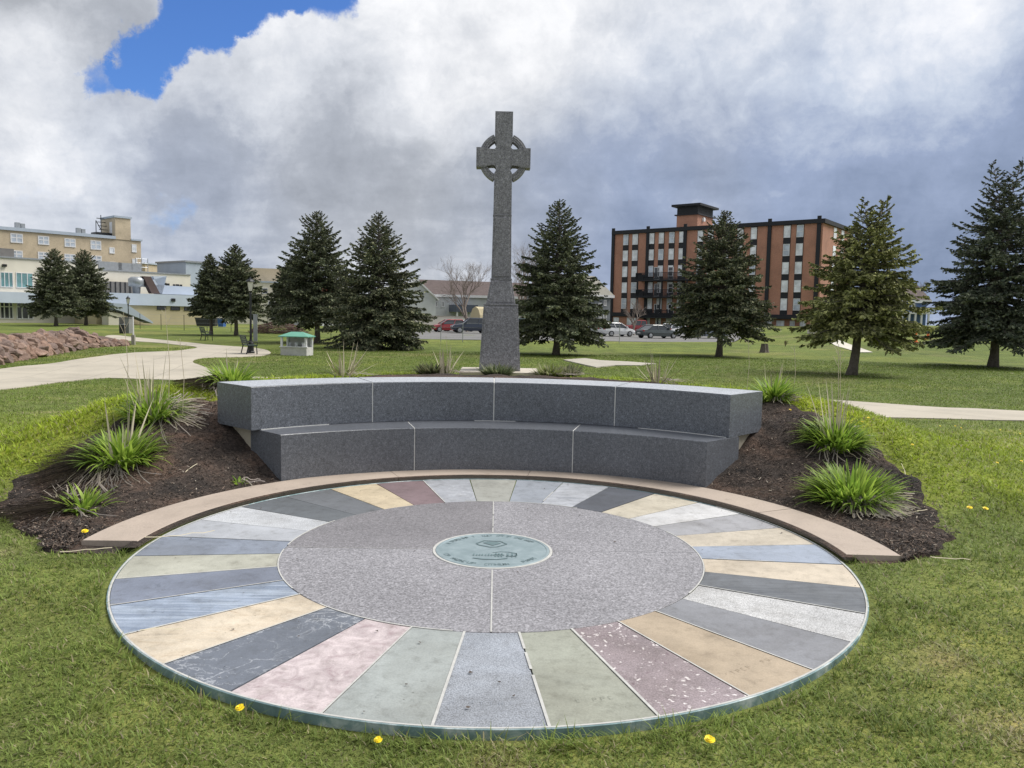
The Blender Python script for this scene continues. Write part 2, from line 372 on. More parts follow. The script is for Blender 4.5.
# ------------------------------------------------------------------ terrain
def ss(a, b, x):
    t = np.clip((x-a)/(b-a), 0, 1); return t*t*(3-2*t)
def _h(i, j, s):
    n = np.sin(i*127.1+j*311.7+s*74.7)*43758.5453; return n-np.floor(n)
def vnoise(x, y, scale, seed=0, octv=3):
    x = np.asarray(x, float)*scale; y = np.asarray(y, float)*scale; tot = 0; amp = .5; nrm = 0
    for o in range(octv):
        i = np.floor(x); j = np.floor(y); u = x-i; v = y-j; u = u*u*(3-2*u); v = v*v*(3-2*v)
        tot = tot+amp*((_h(i, j, seed+o)*(1-u)+_h(i+1, j, seed+o)*u)*(1-v)+(_h(i, j+1, seed+o)*(1-u)+_h(i+1, j+1, seed+o)*u)*v)
        nrm += amp; amp *= .5; x = x*2.03; y = y*2.03
    return tot/nrm
def terr(x, y):
    x = np.asarray(x, float); y = np.asarray(y, float)
    r = np.hypot(x, y); th = np.degrees(np.arctan2(y, x)); off = np.abs((th-90+180) % 360-180)
    A = 1-ss(44, 80, off); dist = np.hypot(x*(1.22+.5*ss(3.2, 5.2, y)), y-3.5)
    z = np.interp(r, [2.70, 2.9, 3.4, 3.9, 4.4, 5.0], [0, .05, .235, .50, .69, .80])*A*(1-ss(4.0, 9.2, dist))
    z = z+.022*(1-ss(34, 44, off))*ss(4.6, 5.6, r)*(1-ss(6.6, 7.6, r))
    z = z-.042+.035*ss(-2.15, -.9, y)*(1-ss(4, 7, r))-.55*ss(2.5, 20, y)+.25*ss(40, 80, y)+1.4*ss(20, 44, x)*ss(45, 100, y)
    z = z-.35*ss(118, 135, y)*(1-ss(20, 44, x))
    z = z+(vnoise(x, y, .35, 3)-.5)*.10*ss(5, 16, dist)
    return z
def tz(x, y): return float(terr(x, y))
def P(px, py, depth):
    """point at a given forward depth on the ray of a pixel"""
    return CAM + (FW + RT*((px-512)/F_PX) + UP*((384-py)/F_PX))*depth
def G(px, py, dmax=400):
    d = FW + RT*((px-512)/F_PX) + UP*((384-py)/F_PX); t = 1.0; last = 1.0
    while t < dmax:
        q = CAM+d*t
        if q.z < tz(q.x, q.y):
            a, b = last, t
            for _ in range(30):
                m_ = (a+b)/2; q = CAM+d*m_
                if q.z < tz(q.x, q.y): b = m_
                else: a = m_
            q = CAM+d*b; return Vector((q.x, q.y, tz(q.x, q.y)))
        last = t; t *= 1.01
    q = CAM+d*dmax; return Vector((q.x, q.y, tz(q.x, q.y)))
def GP(px, py, z):
    d = FW + RT*((px-512)/F_PX) + UP*((384-py)/F_PX); q = CAM+d*((z-CAM.z)/d.z)
    return Vector((q.x, q.y, tz(q.x, q.y)))
def onground(px, depth):
    q = P(px, 320, depth); return Vector((q.x, q.y, tz(q.x, q.y)))

# ------------------------------------------------------------------ regions on the plan
BED_T = [-4, -1, 3, 10, 17, 24, 30, 40, 50, 65, 78, 90, 102, 115, 130, 140, 150, 160, 168, 174, 180, 184]
BED_R = [2.80, 2.98, 3.2, 3.6, 3.98, 4.2, 4.35, 4.5, 4.55, 5.2, 6.1, 6.2, 6.0, 4.8, 4.4, 4.5, 4.5, 4.5, 3.95, 3.5, 3.15, 2.82]
def bed_out(thd): return np.interp(thd, BED_T, BED_R)+.07*np.sin(thd*.31)+.05*np.sin(thd*.83+1)+.025*np.sin(thd*1.9)
def in_bed(x, y):
    r = np.hypot(x, y); th = np.degrees(np.arctan2(y, x)); th = np.where(th < -90, th+360, th)
    return (th > -4) & (th < 184) & (r < bed_out(th))
def catmull(pts, n=6):
    out = []; m = len(pts)
    for i in range(m):
        p0, p1, p2, p3 = (np.array(pts[(i+k-1) % m]) for k in range(4))
        for t in np.linspace(0, 1, n, endpoint=False):
            out.append(.5*((2*p1)+(-p0+p2)*t+(2*p0-5*p1+4*p2-p3)*t*t+(-p0+3*p1-3*p2+p3)*t**3))
    return out
def in_poly(x, y, poly):
    inside = np.zeros(np.shape(x), bool); n = len(poly)
    for i in range(n):
        x1, y1 = poly[i]; x2, y2 = poly[(i+1) % n]
        c = ((y1 > y) != (y2 > y)) & (x < (x2-x1)*(y-y1)/(y2-y1+1e-12)+x1); inside ^= c
    return inside
def sheet(name, poly, mat, dz, step=.7, thick=0.):
    poly = [tuple(map(float, p[:2])) for p in poly]
    xs = [p[0] for p in poly]; ys = [p[1] for p in poly]
    gx, gy = np.meshgrid(np.arange(min(xs), max(xs), step), np.arange(min(ys), max(ys), step))
    gx = gx.ravel()+RNG.uniform(-.01, .01, gx.size); gy = gy.ravel()+RNG.uniform(-.01, .01, gy.size)
    k = in_poly(gx, gy, poly)
    pts = [Vector(p) for p in poly]+[Vector((a, b)) for a, b in zip(gx[k], gy[k])]
    v, e, f, *_ = delaunay_2d_cdt(pts, [], [list(range(len(poly)))], 1, 1e-4)
    m = MB(); m.add([(q.x, q.y, tz(q.x, q.y)+dz) for q in v], [tuple(t) for t in f])
    if thick:
        n = len(m.v); rim = [(x, y, tz(x, y)+dz) for x, y in poly]
        m.add(rim+[(x, y, z-thick) for x, y, z in rim], [(i, (i+1) % len(poly), (i+1) % len(poly)+len(poly), i+len(poly)) for i in range(len(poly))])
    o = m.build(name, mat, recalc=False); 
    for p in o.data.polygons: pass
    return o

# ------------------------------------------------------------------ common materials
M_DARK = plain('dark iron', (.018, .020, .022, 1), .45, .3)
M_WHITE = plain('white paint', lin(225, 226, 228, .85), .5, var=.06)
M_BARK = plain('spruce bark', (.13, .112, .098, 1), .9, var=.4, scale=9, bump=.8)
M_CONC = None
def concrete(name, c, scale=1.2, joint=0.):
    m, nt, b = new_mat(name)
    a = ntex(nt, scale*.35, 9, .68, .4, coord='Object'); f = ntex(nt, 45, 4, .7)
    col = nramp(nt, a, [(.3, k_(c, .78)), (.5, c), (.7, k_(c, 1.12))])
    col = nmix(nt, .5, col, nramp(nt, f, [(.3, (.75,)*3), (.7, (1.18,)*3)]), 'MULTIPLY')
    if joint:       # sawn joints every few metres, and hairline cracks
        tc = nt.nodes.new('ShaderNodeTexCoord'); sp = nt.nodes.new('ShaderNodeSeparateXYZ'); nt.links.new(tc.outputs['Object'], sp.inputs[0])
        fr = nmath(nt, 'FRACT', nmath(nt, 'DIVIDE', nmath(nt, 'ADD', sp.outputs['X'], nmath(nt, 'MULTIPLY', sp.outputs['Y'], .22)), joint)); ln = nmath(nt, 'ABSOLUTE', nmath(nt, 'SUBTRACT', fr, .5))
        col = nmix(nt, .6, col, nramp(nt, ln, [(.006, (.45,)*3), (.012, (1,)*3)]), 'MULTIPLY')
        ck = nmath(nt, 'ABSOLUTE', nmath(nt, 'SUBTRACT', ntex(nt, .5, 8, .7, .6), .5)); col = nmix(nt, .5, col, nramp(nt, ck, [(0, (.5,)*3), (.004, (1,)*3)]), 'MULTIPLY')
    nt.links.new(col, b.inputs['Base Color']); b.inputs['Roughness'].default_value = .85; nbump(nt, b, f, .2, .004)
    return m
M_PATH = concrete('worn concrete path', lin(190, 182, 166, .80), 1.2, 1.9)
M_PATHR = concrete('concrete walk', lin(205, 200, 188, .92))
M_SLABC = concrete('old concrete', lin(185, 180, 168, .8), 2)
M_KERB = None

# ------------------------------------------------------------------ ground
PATH_L = [GP(*q) for q in [(-60, 398, -.3), (0, 387, -.35), (50, 379.5, -.4), (100, 374, -.45), (150, 375, -.45), (205, 378, -.45), (260, 381, -.45)]]
# the path carries on behind the mound and comes out on the right
mid = [(-2.5, 12.6), (2.0, 11.6), (5.0, 10.4)]
PR_LOW = [GP(*q) for q in [(930, 420, -.28), (1024, 422.5, -.25), (1120, 427, -.25)]]
PR_UP = [GP(*q) for q in [(1120, 412, -.3), (1024, 407.5, -.33), (900, 402, -.4), (810, 397.5, -.45)]]
mid_up = [(3.0, 15.2), (-2, 16.6)]
isl = [GP(*q) for q in [(300, 377, -.5), (240, 373.8, -.5), (212, 369, -.55), (193, 363, -.6), (205, 358.5, -.6), (262, 356.5, -.6)]]
far_up = [GP(*q) for q in [(270, 352, -.6), (255, 347.5, -.55), (205, 342.5, -.45), (160, 338, -.4), (112, 334, -.38)]]
far_lo = [GP(*q) for q in [(108, 337, -.4), (150, 340.5, -.45), (185, 345, -.55), (197, 348, -.6), (185, 350, -.6), (160, 351.5, -.6), (120, 354, -.6), (60, 362.5, -.6), (0, 370.5, -.6), (-60, 378, -.55)]]
PATH_POLY = catmull([tuple(p)[:2] for p in PATH_L+[Vector((*m, 0)) for m in mid]+PR_LOW+PR_UP+[Vector((*m, 0)) for m in mid_up]+isl+far_up+far_lo], 5)
PATH_POLY = [tuple(map(float, p)) for p in PATH_POLY]
SLAB_POLY = [tuple(G(*q)[:2]) for q in [(563, 360.5), (585, 359), (600, 361), (630, 362.5), (656, 364.5), (640, 366), (615, 366), (596, 368), (580, 364.5)]]
WALK_POLY = [tuple(G(*q)[:2]) for q in [(812, 333), (824, 332), (846, 343), (873, 352.5), (858, 352.5), (836, 346)]]
LOT_POLY = [tuple(onground(px, d)[:2]) for px, d in [(380, 66), (500, 68), (600, 70), (655, 71), (735, 74), (760, 108), (640, 116), (400, 112), (360, 90)]]

def grass_color(x, y):
    """botanical variation only: lush clover banks, tired mown turf, straw patches"""
    n1 = vnoise(x, y, .9, 21, 4); n2 = vnoise(x, y, 3.1, 5, 3); n3 = vnoise(x, y, .16, 9, 3)
    lush = ss(.6, 2.2, y)*(1-ss(4.5, 9, y))*(.55+.45*ss(.35, .6, n1))*ss(2.6, 3.6, np.hypot(x, y))
    dry = ss(.55, .82, .55*n1+.45*n2)*(1-.75*lush)
    far = ss(9, 20, y)
    dry = dry*(1-far)+far*ss(.55, .78, .6*n3+.4*n1)*.55
    g_tired = np.array([.168, .205, .060]); g_lush = np.array([.265, .310, .036]); g_far = np.array([.128, .165, .042]); straw = np.array([.27, .235, .125])
    c = g_tired*(1-lush)[..., None]+g_lush*lush[..., None]
    c = c*(1-far)[..., None]+g_far*far[..., None]
    c = c*(.72+.56*n2)[..., None]
    return c*(1-.75*dry)[..., None]+straw*(.75*dry)[..., None], lush, dry
def build_ground():
    u = np.linspace(-1, 1, 241); xs = np.sinh(u*6.2)/np.sinh(6.2)*700
    u = np.linspace(0, 1, 280); ys = -14+np.sinh(u*5.6)/np.sinh(5.6)*1500
    near = np.arange(-9, 9.01, .16); xs = np.unique(np.concatenate([xs[np.abs(xs) > 9.1], near]))
    neary = np.arange(-5, 14.01, .16); ys = np.unique(np.concatenate([ys[(ys < -5.1) | (ys > 14.1)], neary]))
    X, Y = np.meshgrid(xs, ys); Z = terr(X, Y)
    rr = np.hypot(X, Y)
    V = np.stack([X, Y, Z], -1).reshape(-1, 3); nx = len(xs); i = np.arange(len(ys)-1)[:, None]*nx+np.arange(nx-1)[None]
    Fq = np.stack([i, i+1, i+nx+1, i+nx], -1).reshape(-1, 4)
    c, _, _ = grass_color(X.ravel(), Y.ravel())
    m, nt, b = new_mat('lawn')
    a = nt.nodes.new('ShaderNodeAttribute'); a.attribute_name = 'tint'
    f1 = ntex(nt, 16, 6, .7, .6); f2 = ntex(nt, 70, 4, .7); f3 = ntex(nt, .9, 8, .66, .5); f4 = ntex(nt, .09, 6, .6, .3, stretch=(.5, 1.4, 1))
    col = nmix(nt, .85, a.outputs['Color'], nramp(nt, f1, [(.30, (.50, .52, .45)), (.5, (.95,)*3), (.7, (1.45, 1.38, 1.3))]), 'MULTIPLY')
    col = nmix(nt, .7, col, nramp(nt, f2, [(.3, (.5,)*3), (.7, (1.4,)*3)]), 'MULTIPLY')
    col = nmix(nt, .7, col, nramp(nt, f3, [(.32, (.58, .64, .56)), (.5, (1,)*3), (.68, (1.45, 1.3, 1.15))]), 'MULTIPLY')
    col = nmix(nt, .6, col, nramp(nt, f4, [(.36, (.74, .80, .74)), (.5, (1,)*3), (.62, (1.5, 1.32, 1.2))]), 'MULTIPLY')
    nt.links.new(col, b.inputs['Base Color']); b.inputs['Roughness'].default_value = .9; b.inputs['Specular IOR Level'].default_value = .15
    nbump(nt, b, nmath(nt, 'ADD', f1, f2), .7, .03)
    tag(np_mesh('ground', V, Fq, m, c, smooth=True), kind='structure')
build_ground()
tag(sheet('path', PATH_POLY, M_PATH, .025, .8, .05), kind='structure')
tag(sheet('pavement', WALK_POLY, M_PATHR, .025, 1.5), kind='structure')
M_ASPH = concrete('asphalt lot', (.16, .158, .155, 1), 1)
tag(sheet('road', LOT_POLY, M_ASPH, .03, 3), kind='structure')
tag(sheet('concrete_slab', SLAB_POLY, M_SLABC, .05, .5, .1), 'broken pale concrete slab lying in the lawn behind the bench wall', 'slab')

# mulch beds
def build_mulch():
    th = np.linspace(-4, 184, 330); out = bed_out(th); n = 46
    R = 2.362+(out-2.362)[None]*np.linspace(0, 1, n)[:, None]; T = np.radians(th)[None].repeat(n, 0)
    X = R*np.cos(T); Y = R*np.sin(T); edge = np.linspace(0, 1, n)[:, None]
    bump = (vnoise(X, Y, 3, 31, 4)-.2)*.06+(vnoise(X, Y, 14, 32, 2)-.4)*.03
    kk = ss(2.82, 3.1, R)*(1-ss(.86, 1, edge)*1)
    Z = terr(X, Y)+.014+bump*kk-.05*ss(.96, 1, edge)-.012*(1-ss(2.6, 2.9, R))+.038*(1-ss(2.44, 2.5, R))
    V = np.stack([X, Y, Z], -1).reshape(-1, 3); m_ = len(th); i = np.arange(n-1)[:, None]*m_+np.arange(m_-1)[None]
    Fq = np.stack([i, i+m_, i+m_+1, i+1], -1).reshape(-1, 4)
    m, nt, b = new_mat('bark mulch and red soil')
    a = ntex(nt, 1.3, 8, .66, .5); f = ntex(nt, 34, 6, .72, .8); g = ntex(nt, 90, 3, .7, stretch=(1, .35, 1), rot=(0, 0, .7))
    soil = nramp(nt, a, [(.34, (.030, .028, .027)), (.50, (.072, .057, .049)), (.62, (.120, .082, .064)), (.76, (.20, .125, .09))])
    col = nmix(nt, .9, soil, nramp(nt, f, [(.3, (.35,)*3), (.52, (1,)*3), (.74, (1.9,)*3)]), 'MULTIPLY')
    col = nmix(nt, .6, col, nramp(nt, g, [(.3, (.6,)*3), (.7, (1.5,)*3)]), 'MULTIPLY')
    nt.links.new(col, b.inputs['Base Color']); b.inputs['Roughness'].default_value = .95; b.inputs['Specular IOR Level'].default_value = .15
    nbump(nt, b, f, 1., .03)
    tag(np_mesh('mulch_bed', V, Fq, m, smooth=True), kind='structure')
    # loose bark chips
    N = 26000; t = RNG.uniform(-3, 183, N); r = np.sqrt(RNG.uniform(0, 1, N)*(bed_out(t)**2-2.8**2)+2.8**2)
    x = r*np.cos(np.radians(t)); y = r*np.sin(np.radians(t))
    keep = ~((r > 2.66) & (r < 3.87) & (t > 44) & (t < 136.3)) & (np.abs(t-90) > 25) & (np.abs(x) > 1.0)
    x, y, r, t = x[keep], y[keep], r[keep], t[keep]; n = len(x)
    z = terr(x, y)+.03+(vnoise(x, y, 3, 31, 4)-.2)*.06*ss(2.82, 3.1, r)
    a = RNG.uniform(0, 2*PI, n); l = RNG.uniform(.004, .017, n); w = RNG.uniform(.002, .005, n); tl = RNG.uniform(-.5, .5, n)
    d = np.stack([np.cos(a), np.sin(a), tl], -1)*l[:, None]; s = np.stack([-np.sin(a), np.cos(a), RNG.uniform(-.6, .6, n)], -1)*w[:, None]
    c0 = np.stack([x, y, z+RNG.uniform(-.008, .006, n)], -1)
    V = np.stack([c0-d-s, c0+d-s*.6, c0+d+s, c0-d+s*.8], 1).reshape(-1, 3); Fq = np.arange(4*n).reshape(n, 4)
    pal = np.array([(.036, .031, .028), (.075, .06, .05), (.12, .09, .07), (.18, .135, .105), (.32, .28, .23), (.022, .02, .02)])
    col = pal[RNG.choice(6, n, p=[.3, .25, .2, .11, .03, .11])].repeat(4, 0)
    tag(np_mesh('bark_chips', V, Fq, attr_mat('bark chips', 'tint', .9), col), 'dark loose bark chips strewn over the planting beds', 'mulch', kind='stuff')
build_mulch()

# grass blades
def build_grass():
    N = 720000; a_, b_ = 2.2**.45, 50**.45
    d = (RNG.uniform(0, 1, N)*(b_-a_)+a_)**(1/.45); az = RNG.uniform(-.80, .80, N)
    x = d*np.sin(az); y = d*np.cos(az)+CAM.y
    r = np.hypot(x, y)
    keep = (r > 2.375+.02) & ~in_bed(x, y) & ~in_poly(x, y, PATH_POLY) & ~in_poly(x, y, SLAB_POLY)
    th = np.degrees(np.arctan2(y, x)); th = np.where(th < -90, th+360, th)
    keep &= ~((r < 2.83) & (th > -3.2) & (th < 181.5)) & (y < 42) & ~((np.abs(x-.05) < .75) & (y > 5.8) & (y < 7.6))
    x, y, d, r = x[keep], y[keep], d[keep], r[keep]; n = len(x)
    col, lush, dry = grass_color(x, y)
    clump = vnoise(x, y, 5.5, 77, 3)
    L = (.014+.050*clump**1.5+.022*lush)*RNG.uniform(.55, 1.45, n)*(1+.02*d)
    edge = np.exp(-((r-2.40)/.05)**2)*(y < 1); L *= 1+.9*edge
    W = (.0014+.0010*RNG.uniform(0, 1, n))*(1+.13*d)*(1+.5*lush)
    isdry = RNG.uniform(0, 1, n) < .10+.42*dry
    col = col*RNG.uniform(.65, 1.5, n)[:, None]*np.array([1.05, 1.15, .92])
    col[isdry] = np.array([.36, .32, .19])*RNG.uniform(.5, 1.25, isdry.sum())[:, None]
    a = RNG.uniform(0, 2*PI, n); lean = RNG.uniform(.3, 1.5, n)+.5*isdry
    dirx, diry = np.cos(a)*lean, np.sin(a)*lean; nrm = np.sqrt(1+lean**2)
    dv = np.stack([dirx, diry, np.ones(n)], -1)/nrm[:, None]
    dv2 = np.stack([dirx*1.7, diry*1.7, np.full(n, .55)], -1); dv2 /= np.linalg.norm(dv2, axis=1)[:, None]
    s = np.stack([-np.sin(a), np.cos(a), np.zeros(n)], -1)*W[:, None]
    p0 = np.stack([x, y, terr(x, y)-.004], -1); p1 = p0+dv*(L*.55)[:, None]; p2 = p1+dv2*(L*.55)[:, None]
    V = np.stack([p0-s, p0+s, p1+s*.8, p1-s*.8, p2], 1).reshape(-1, 3)
    o = np.arange(n)[:, None]*5
    tri = np.concatenate([o+np.array([[0, 1, 2]]), o+np.array([[0, 2, 3]]), o+np.array([[3, 2, 4]])])
    tag(np_mesh('grass', V, tri, attr_mat('grass blades', 'tint', .5, .2, trans=.4), col.repeat(5, 0)), 'short mown grass with dry straw among the green blades', 'grass', kind='stuff')
build_grass()

# ------------------------------------------------------------------ paved circle
def letters(m, cx, cy, ang, width, h, z, n, r=None, seed=0, up=1):
    """worn, illegible lettering as small raised strokes; along a line, or on a ring of radius r from angle ang spanning width radians"""
    rn = random.Random(seed)
    for i in range(n):
        if rn.random() < (.35 if up < 0 and r > 1 else .06): continue
        f = (i+.5)/n
        if r is None:
            ox = cx+math.cos(ang)*(f-.5)*width; oy = cy+math.sin(ang)*(f-.5)*width; ta = ang
        else:
            a = ang+width*(f-.5); ox, oy = r*math.cos(a), r*math.sin(a); ta = a-PI/2*up
        ex, ey = (math.cos(ta), math.sin(ta)), (-math.sin(ta), math.cos(ta)); w = h*.55; t = h*(.07 if r and r > 1 else .13)
        strokes = rn.choice([[(-.5, 0, t, h), (0, .5, w, t), (0, -.5, w, t)], [(-.5, 0, t, h), (.5, 0, t, h), (0, 0, w, t)], [(0, 0, t, h), (0, .5, w, t)],
                             [(-.5, 0, t, h), (0, 0, w, t), (0, .5, w, t), (.5, .25, t, h/2)], [(-.5, 0, t, h), (.5, 0, t, h), (0, -.5, w, t)]])
        for u, v, sw, sh in strokes:
            u *= w; v *= h*.9; q = []
            for du, dv in ((-1, -1), (1, -1), (1, 1), (-1, 1)):
                uu, vv = u+du*sw/2, v+dv*sh/2; q.append((ox+ex[0]*uu+ey[0]*vv, oy+ex[1]*uu+ey[1]*vv))
            m.add([(a, b, z) for a, b in q], [(0, 1, 2, 3)])
STONES = [  # from the front stone, counter-clockwise: colour, kind
    ((160, 170, 186), 'speckle'), ((163, 168, 148), 'plain'), ((160, 140, 146), 'congl'), ((190, 164, 128), 'plain'), ((138, 141, 150), 'cloudy0'),
    ((198, 199, 200), 'speckle'), ((104, 111, 120), 'streak'), ((216, 196, 165), 'swirl0'), ((150, 166, 192), 'plain'), ((206, 191, 165), 'plain'),
    ((162, 163, 170), 'plain'), ((204, 205, 207), 'fleck'), ((202, 190, 163), 'plain'), ((84, 91, 106), 'plain'), ((172, 178, 190), 'streak'),
    ((148, 158, 174), 'plain'), ((164, 166, 156), 'fleck'), ((162, 168, 180), 'vein'), ((134, 106, 112), 'plain'), ((214, 190, 146), 'fleck'),
    ((106, 112, 120), 'plain'), ((100, 108, 116), 'plain'), ((196, 201, 208), 'speckle'), ((174, 180, 190), 'plain'), ((130, 143, 166), 'plain'),
    ((182, 182, 161), 'fleck'), ((120, 132, 158), 'plain'), ((140, 160, 190), 'band'), ((220, 201, 170), 'swirl'), ((104, 114, 131), 'vein'),
    ((196, 176, 178), 'cloudy'), ((164, 174, 171), 'cloudy0')]
STONE_WORDS = ['pale blue speckled granite', 'plain olive green', 'pinkish pebbly conglomerate', 'warm tan sandstone', 'smooth mid grey', 'white speckled granite',
    'dark streaked slate', 'mottled beige', 'pale blue', 'plain beige', 'flat grey', 'white flecked', 'pale cream', 'very dark slate', 'light streaked grey', 'bluish grey',
    'greenish grey', 'light grey with white veins', 'maroon', 'yellow cream', 'dark slate', 'darker slate', 'white speckled marble', 'light grey', 'blue slate',
    'pale green', 'plain blue', 'blue and white banded', 'cream with brown swirls', 'dark with white veins', 'mottled pink', 'grey green']
M_MORT = plain('pale mortar', lin(206, 206, 202, .72), .8, var=.15, scale=20)
M_GROUT = plain('grout bed', (.12, .115, .11, 1), .9, var=.4, scale=18)
def build_circle():
    t = thing('paved_circle', 'large round paved circle of radiating coloured stones with a bronze centre', 'paving', (0, 0, 0))
    R0, R1 = 1.414, 2.345; g = math.degrees(.004/1.9)
    MB().lathe([(2.335, -.13), (2.335, -.012)], 128).build('bed', M_GROUT, t)
    for k, (c, kind) in enumerate(STONES):
        gy = sum(c)/3; c = tuple(gy+(v-gy)*.62 for v in c)
        a = -89.85+11.25*k; kd = {'cloudy0': 'plain', 'swirl0': 'plain'}.get(kind, kind)
        jig = (random.uniform(-.15, .15))
        m = MB(); m.arc(R0+.004, R1, a-5.625+g, a+5.625-g, -.03, random.uniform(-.0015, .0015), 7, .003)
        o = m.build('stone_wedge', slab_mat('paving stone '+STONE_WORDS[k], lin(*c, .78), kd, math.radians(a), k*3.1+1), t)
        o['label'] = STONE_WORDS[k]+' wedge of stone'
        if k in (0, 1, 3, 26, 27, 31):
            rr_h = .027; lm = MB(); rr = 2.15 if k != 26 else 2.1
            letters(lm, 0, 0, math.radians(a), {0: .17, 1: .10, 3: .15, 26: .05, 27: .06, 31: .14}[k], rr_h, .0022, {0: 9, 1: 6, 3: 9, 26: 4, 27: 4, 31: 8}[k], rr, k, -1)
            lm.build('engraved_lettering', plain('cut letters', lin(*c, .755), .8), o, recalc=False)
    # pale mortar in some of the joints
    for k in (0, 1, 2, 3, 4, 6, 8, 15, 18, 26, 27, 28, 29, 31):
        a = -95.475+11.25*k; w = .0065 if k in (0, 1, 2, 28) else .0042
        ca, sa = math.cos(math.radians(a)), math.sin(math.radians(a)); s0, s1 = R0+.003, R1
        for b0, b1 in {1: [(s0, 1.62), (1.66, 1.84), (1.90, s1)], 8: [(s0+.1, 1.9)], 15: [(s0+.1, 1.9)]}.get(k, [(s0, s1)]):
            MB().add([(b0*ca+w*sa, b0*sa-w*ca, .0034), (b1*ca+w*sa, b1*sa-w*ca, .0034), (b1*ca-w*sa, b1*sa+w*ca, .0034), (b0*ca-w*sa, b0*sa+w*ca, .0034)], [(0, 1, 2, 3)]).build('mortar_joint', M_MORT, t, recalc=False)
    for x0, x1, y0, y1 in ((-.004, .004, -R0, -.43), (-.004, .004, .43, .56), (-.0035, .0035, .60, .92), (-.004, .004, .96, R0), (-R0, -.43, -.002, .001)):
        MB().add([(x0, y0, .0034), (x1, y0, .0034), (x1, y1, .0034), (x0, y1, .0034)], [(0, 1, 2, 3)]).build('mortar_joint', M_MORT, t, recalc=False)
    for a0, a1 in ((-35, 22), (150, 178), (182, 215), (60, 100), (228, 262)):        # broken ring of mortar round the centre
        MB().arc(R0-.003, R0+.005, a0, a1, .001, .0036, 20).build('mortar_joint', M_MORT, t)
    Mg = granite('grey lilac granite', lin(152, 151, 156, .84), .6, 66, .50, bump=.1, blot=.22)
    Mg2 = granite('darker lilac granite', lin(136, 134, 138, .84), .6, 66, .42, bump=.1, blot=.22)
    for k in range(4):
        MB().arc(.412, R0, k*90+.11, k*90+89.89, -.03, .0005, 24, .003).build('granite_quarter', Mg2 if k == 1 else Mg, t)
    # metal rim
    rm, nt, b = new_mat('verdigris rim')
    n = ntex(nt, 6, 6, .65, .5); nt.links.new(nramp(nt, n, [(.3, lin(96, 122, 126, .85)), (.5, lin(132, 158, 162, .85)), (.64, lin(196, 206, 208, .9))]), b.inputs['Base Color'])
    b.inputs['Roughness'].default_value = .55; b.inputs['Metallic'].default_value = .25
    MB().arc(2.347, 2.362, 0, 360, -.14, .003, 160, .002).build('metal_rim', rm, t)
    MB().arc(2.3455, 2.355, 150, 395, .0005, .0045, 120).build('mortar_ring', M_MORT, t)
    # bronze medallion
    bm_, nt, b = new_mat('verdigris bronze')
    n = ntex(nt, 9, 7, .65, .4); nt.links.new(nramp(nt, n, [(.3, lin(134, 152, 157, .82)), (.6, lin(156, 173, 178, .82)), (.8, lin(176, 190, 193, .82))]), b.inputs['Base Color'])
    b.inputs['Roughness'].default_value = .5; b.inputs['Metallic'].default_value = .3
    dk = plain('dark bronze relief', lin(112, 134, 138, .82), .6, .3)
    MB().arc(.392, .412, 0, 360, -.02, .0042, 72, .002).build('mortar_ring', M_MORT, t)
    md = MB().lathe([(.391, -.02), (.391, .004), (.386, .006), (.372, .006), (.370, .0035), (.001, .0035)], 72).build('medallion', bm_, t)
    lt = MB()
    for a, w, n_ in ((158, .10, 1), (137, .52, 9), (113, .13, 2), (97, .22, 4), (76, .30, 6), (47, .50, 9)):
        letters(lt, 0, 0, math.radians(a), w, .034, .0052, n_, .335, int(a), 1)
    for a, w, n_ in ((205, .16, 2), (228, .36, 6), (246, .16, 3), (275, .46, 9), (317, .38, 7)):
        letters(lt, 0, 0, math.radians(a), w, .034, .0052, n_, .335, int(a), -1)
    lt.build('raised_lettering', dk, md, recalc=False)
    rl = MB()
    def line(pts, w=.005, z=.0065):
        for (ax, ay), (bx, by) in zip(pts, pts[1:]):
            dx, dy = bx-ax, by-ay; l = math.hypot(dx, dy) or 1; nx, ny = -dy/l*w, dx/l*w
            rl.add([(ax-nx, ay-ny, z), (bx-nx, by-ny, z), (bx+nx, by+ny, z), (ax+nx, ay+ny, z)], [(0, 1, 2, 3)])
    line([(-.115, .13), (-.10, .10), (-.02, .05), (.03, .055), (.10, .125), (.055, .19), (-.06, .205), (-.115, .13)])
    rl.add([(-.07, .15, .0060), (.0, .085, .0060), (.06, .14, .0060), (.03, .175, .0060), (-.04, .18, .0060)], [(0, 1, 2, 3, 4)])
    line([(-.13, -.20), (-.06, -.225), (.03, -.228), (.10, -.20)], .006)
    for k in range(7): x = -.13+.02*k+.004*random.random(); line([(x, -.15), (x+.003, -.10-.02*random.random())], .005)
    for x0 in (.02, .04, .06, .10, .13, .155): line([(x0, -.17), (x0+.004, -.09)], .006)
    line([(.0, -.08), (.05, -.055), (.11, -.06), (.16, -.09), (.165, -.14)], .004)
    line([(.0, -.13), (.08, -.13)], .006); line([(.09, -.15), (.16, -.15)], .006)
    rl.build('relief_emblem', dk, md, recalc=False)
build_circle()

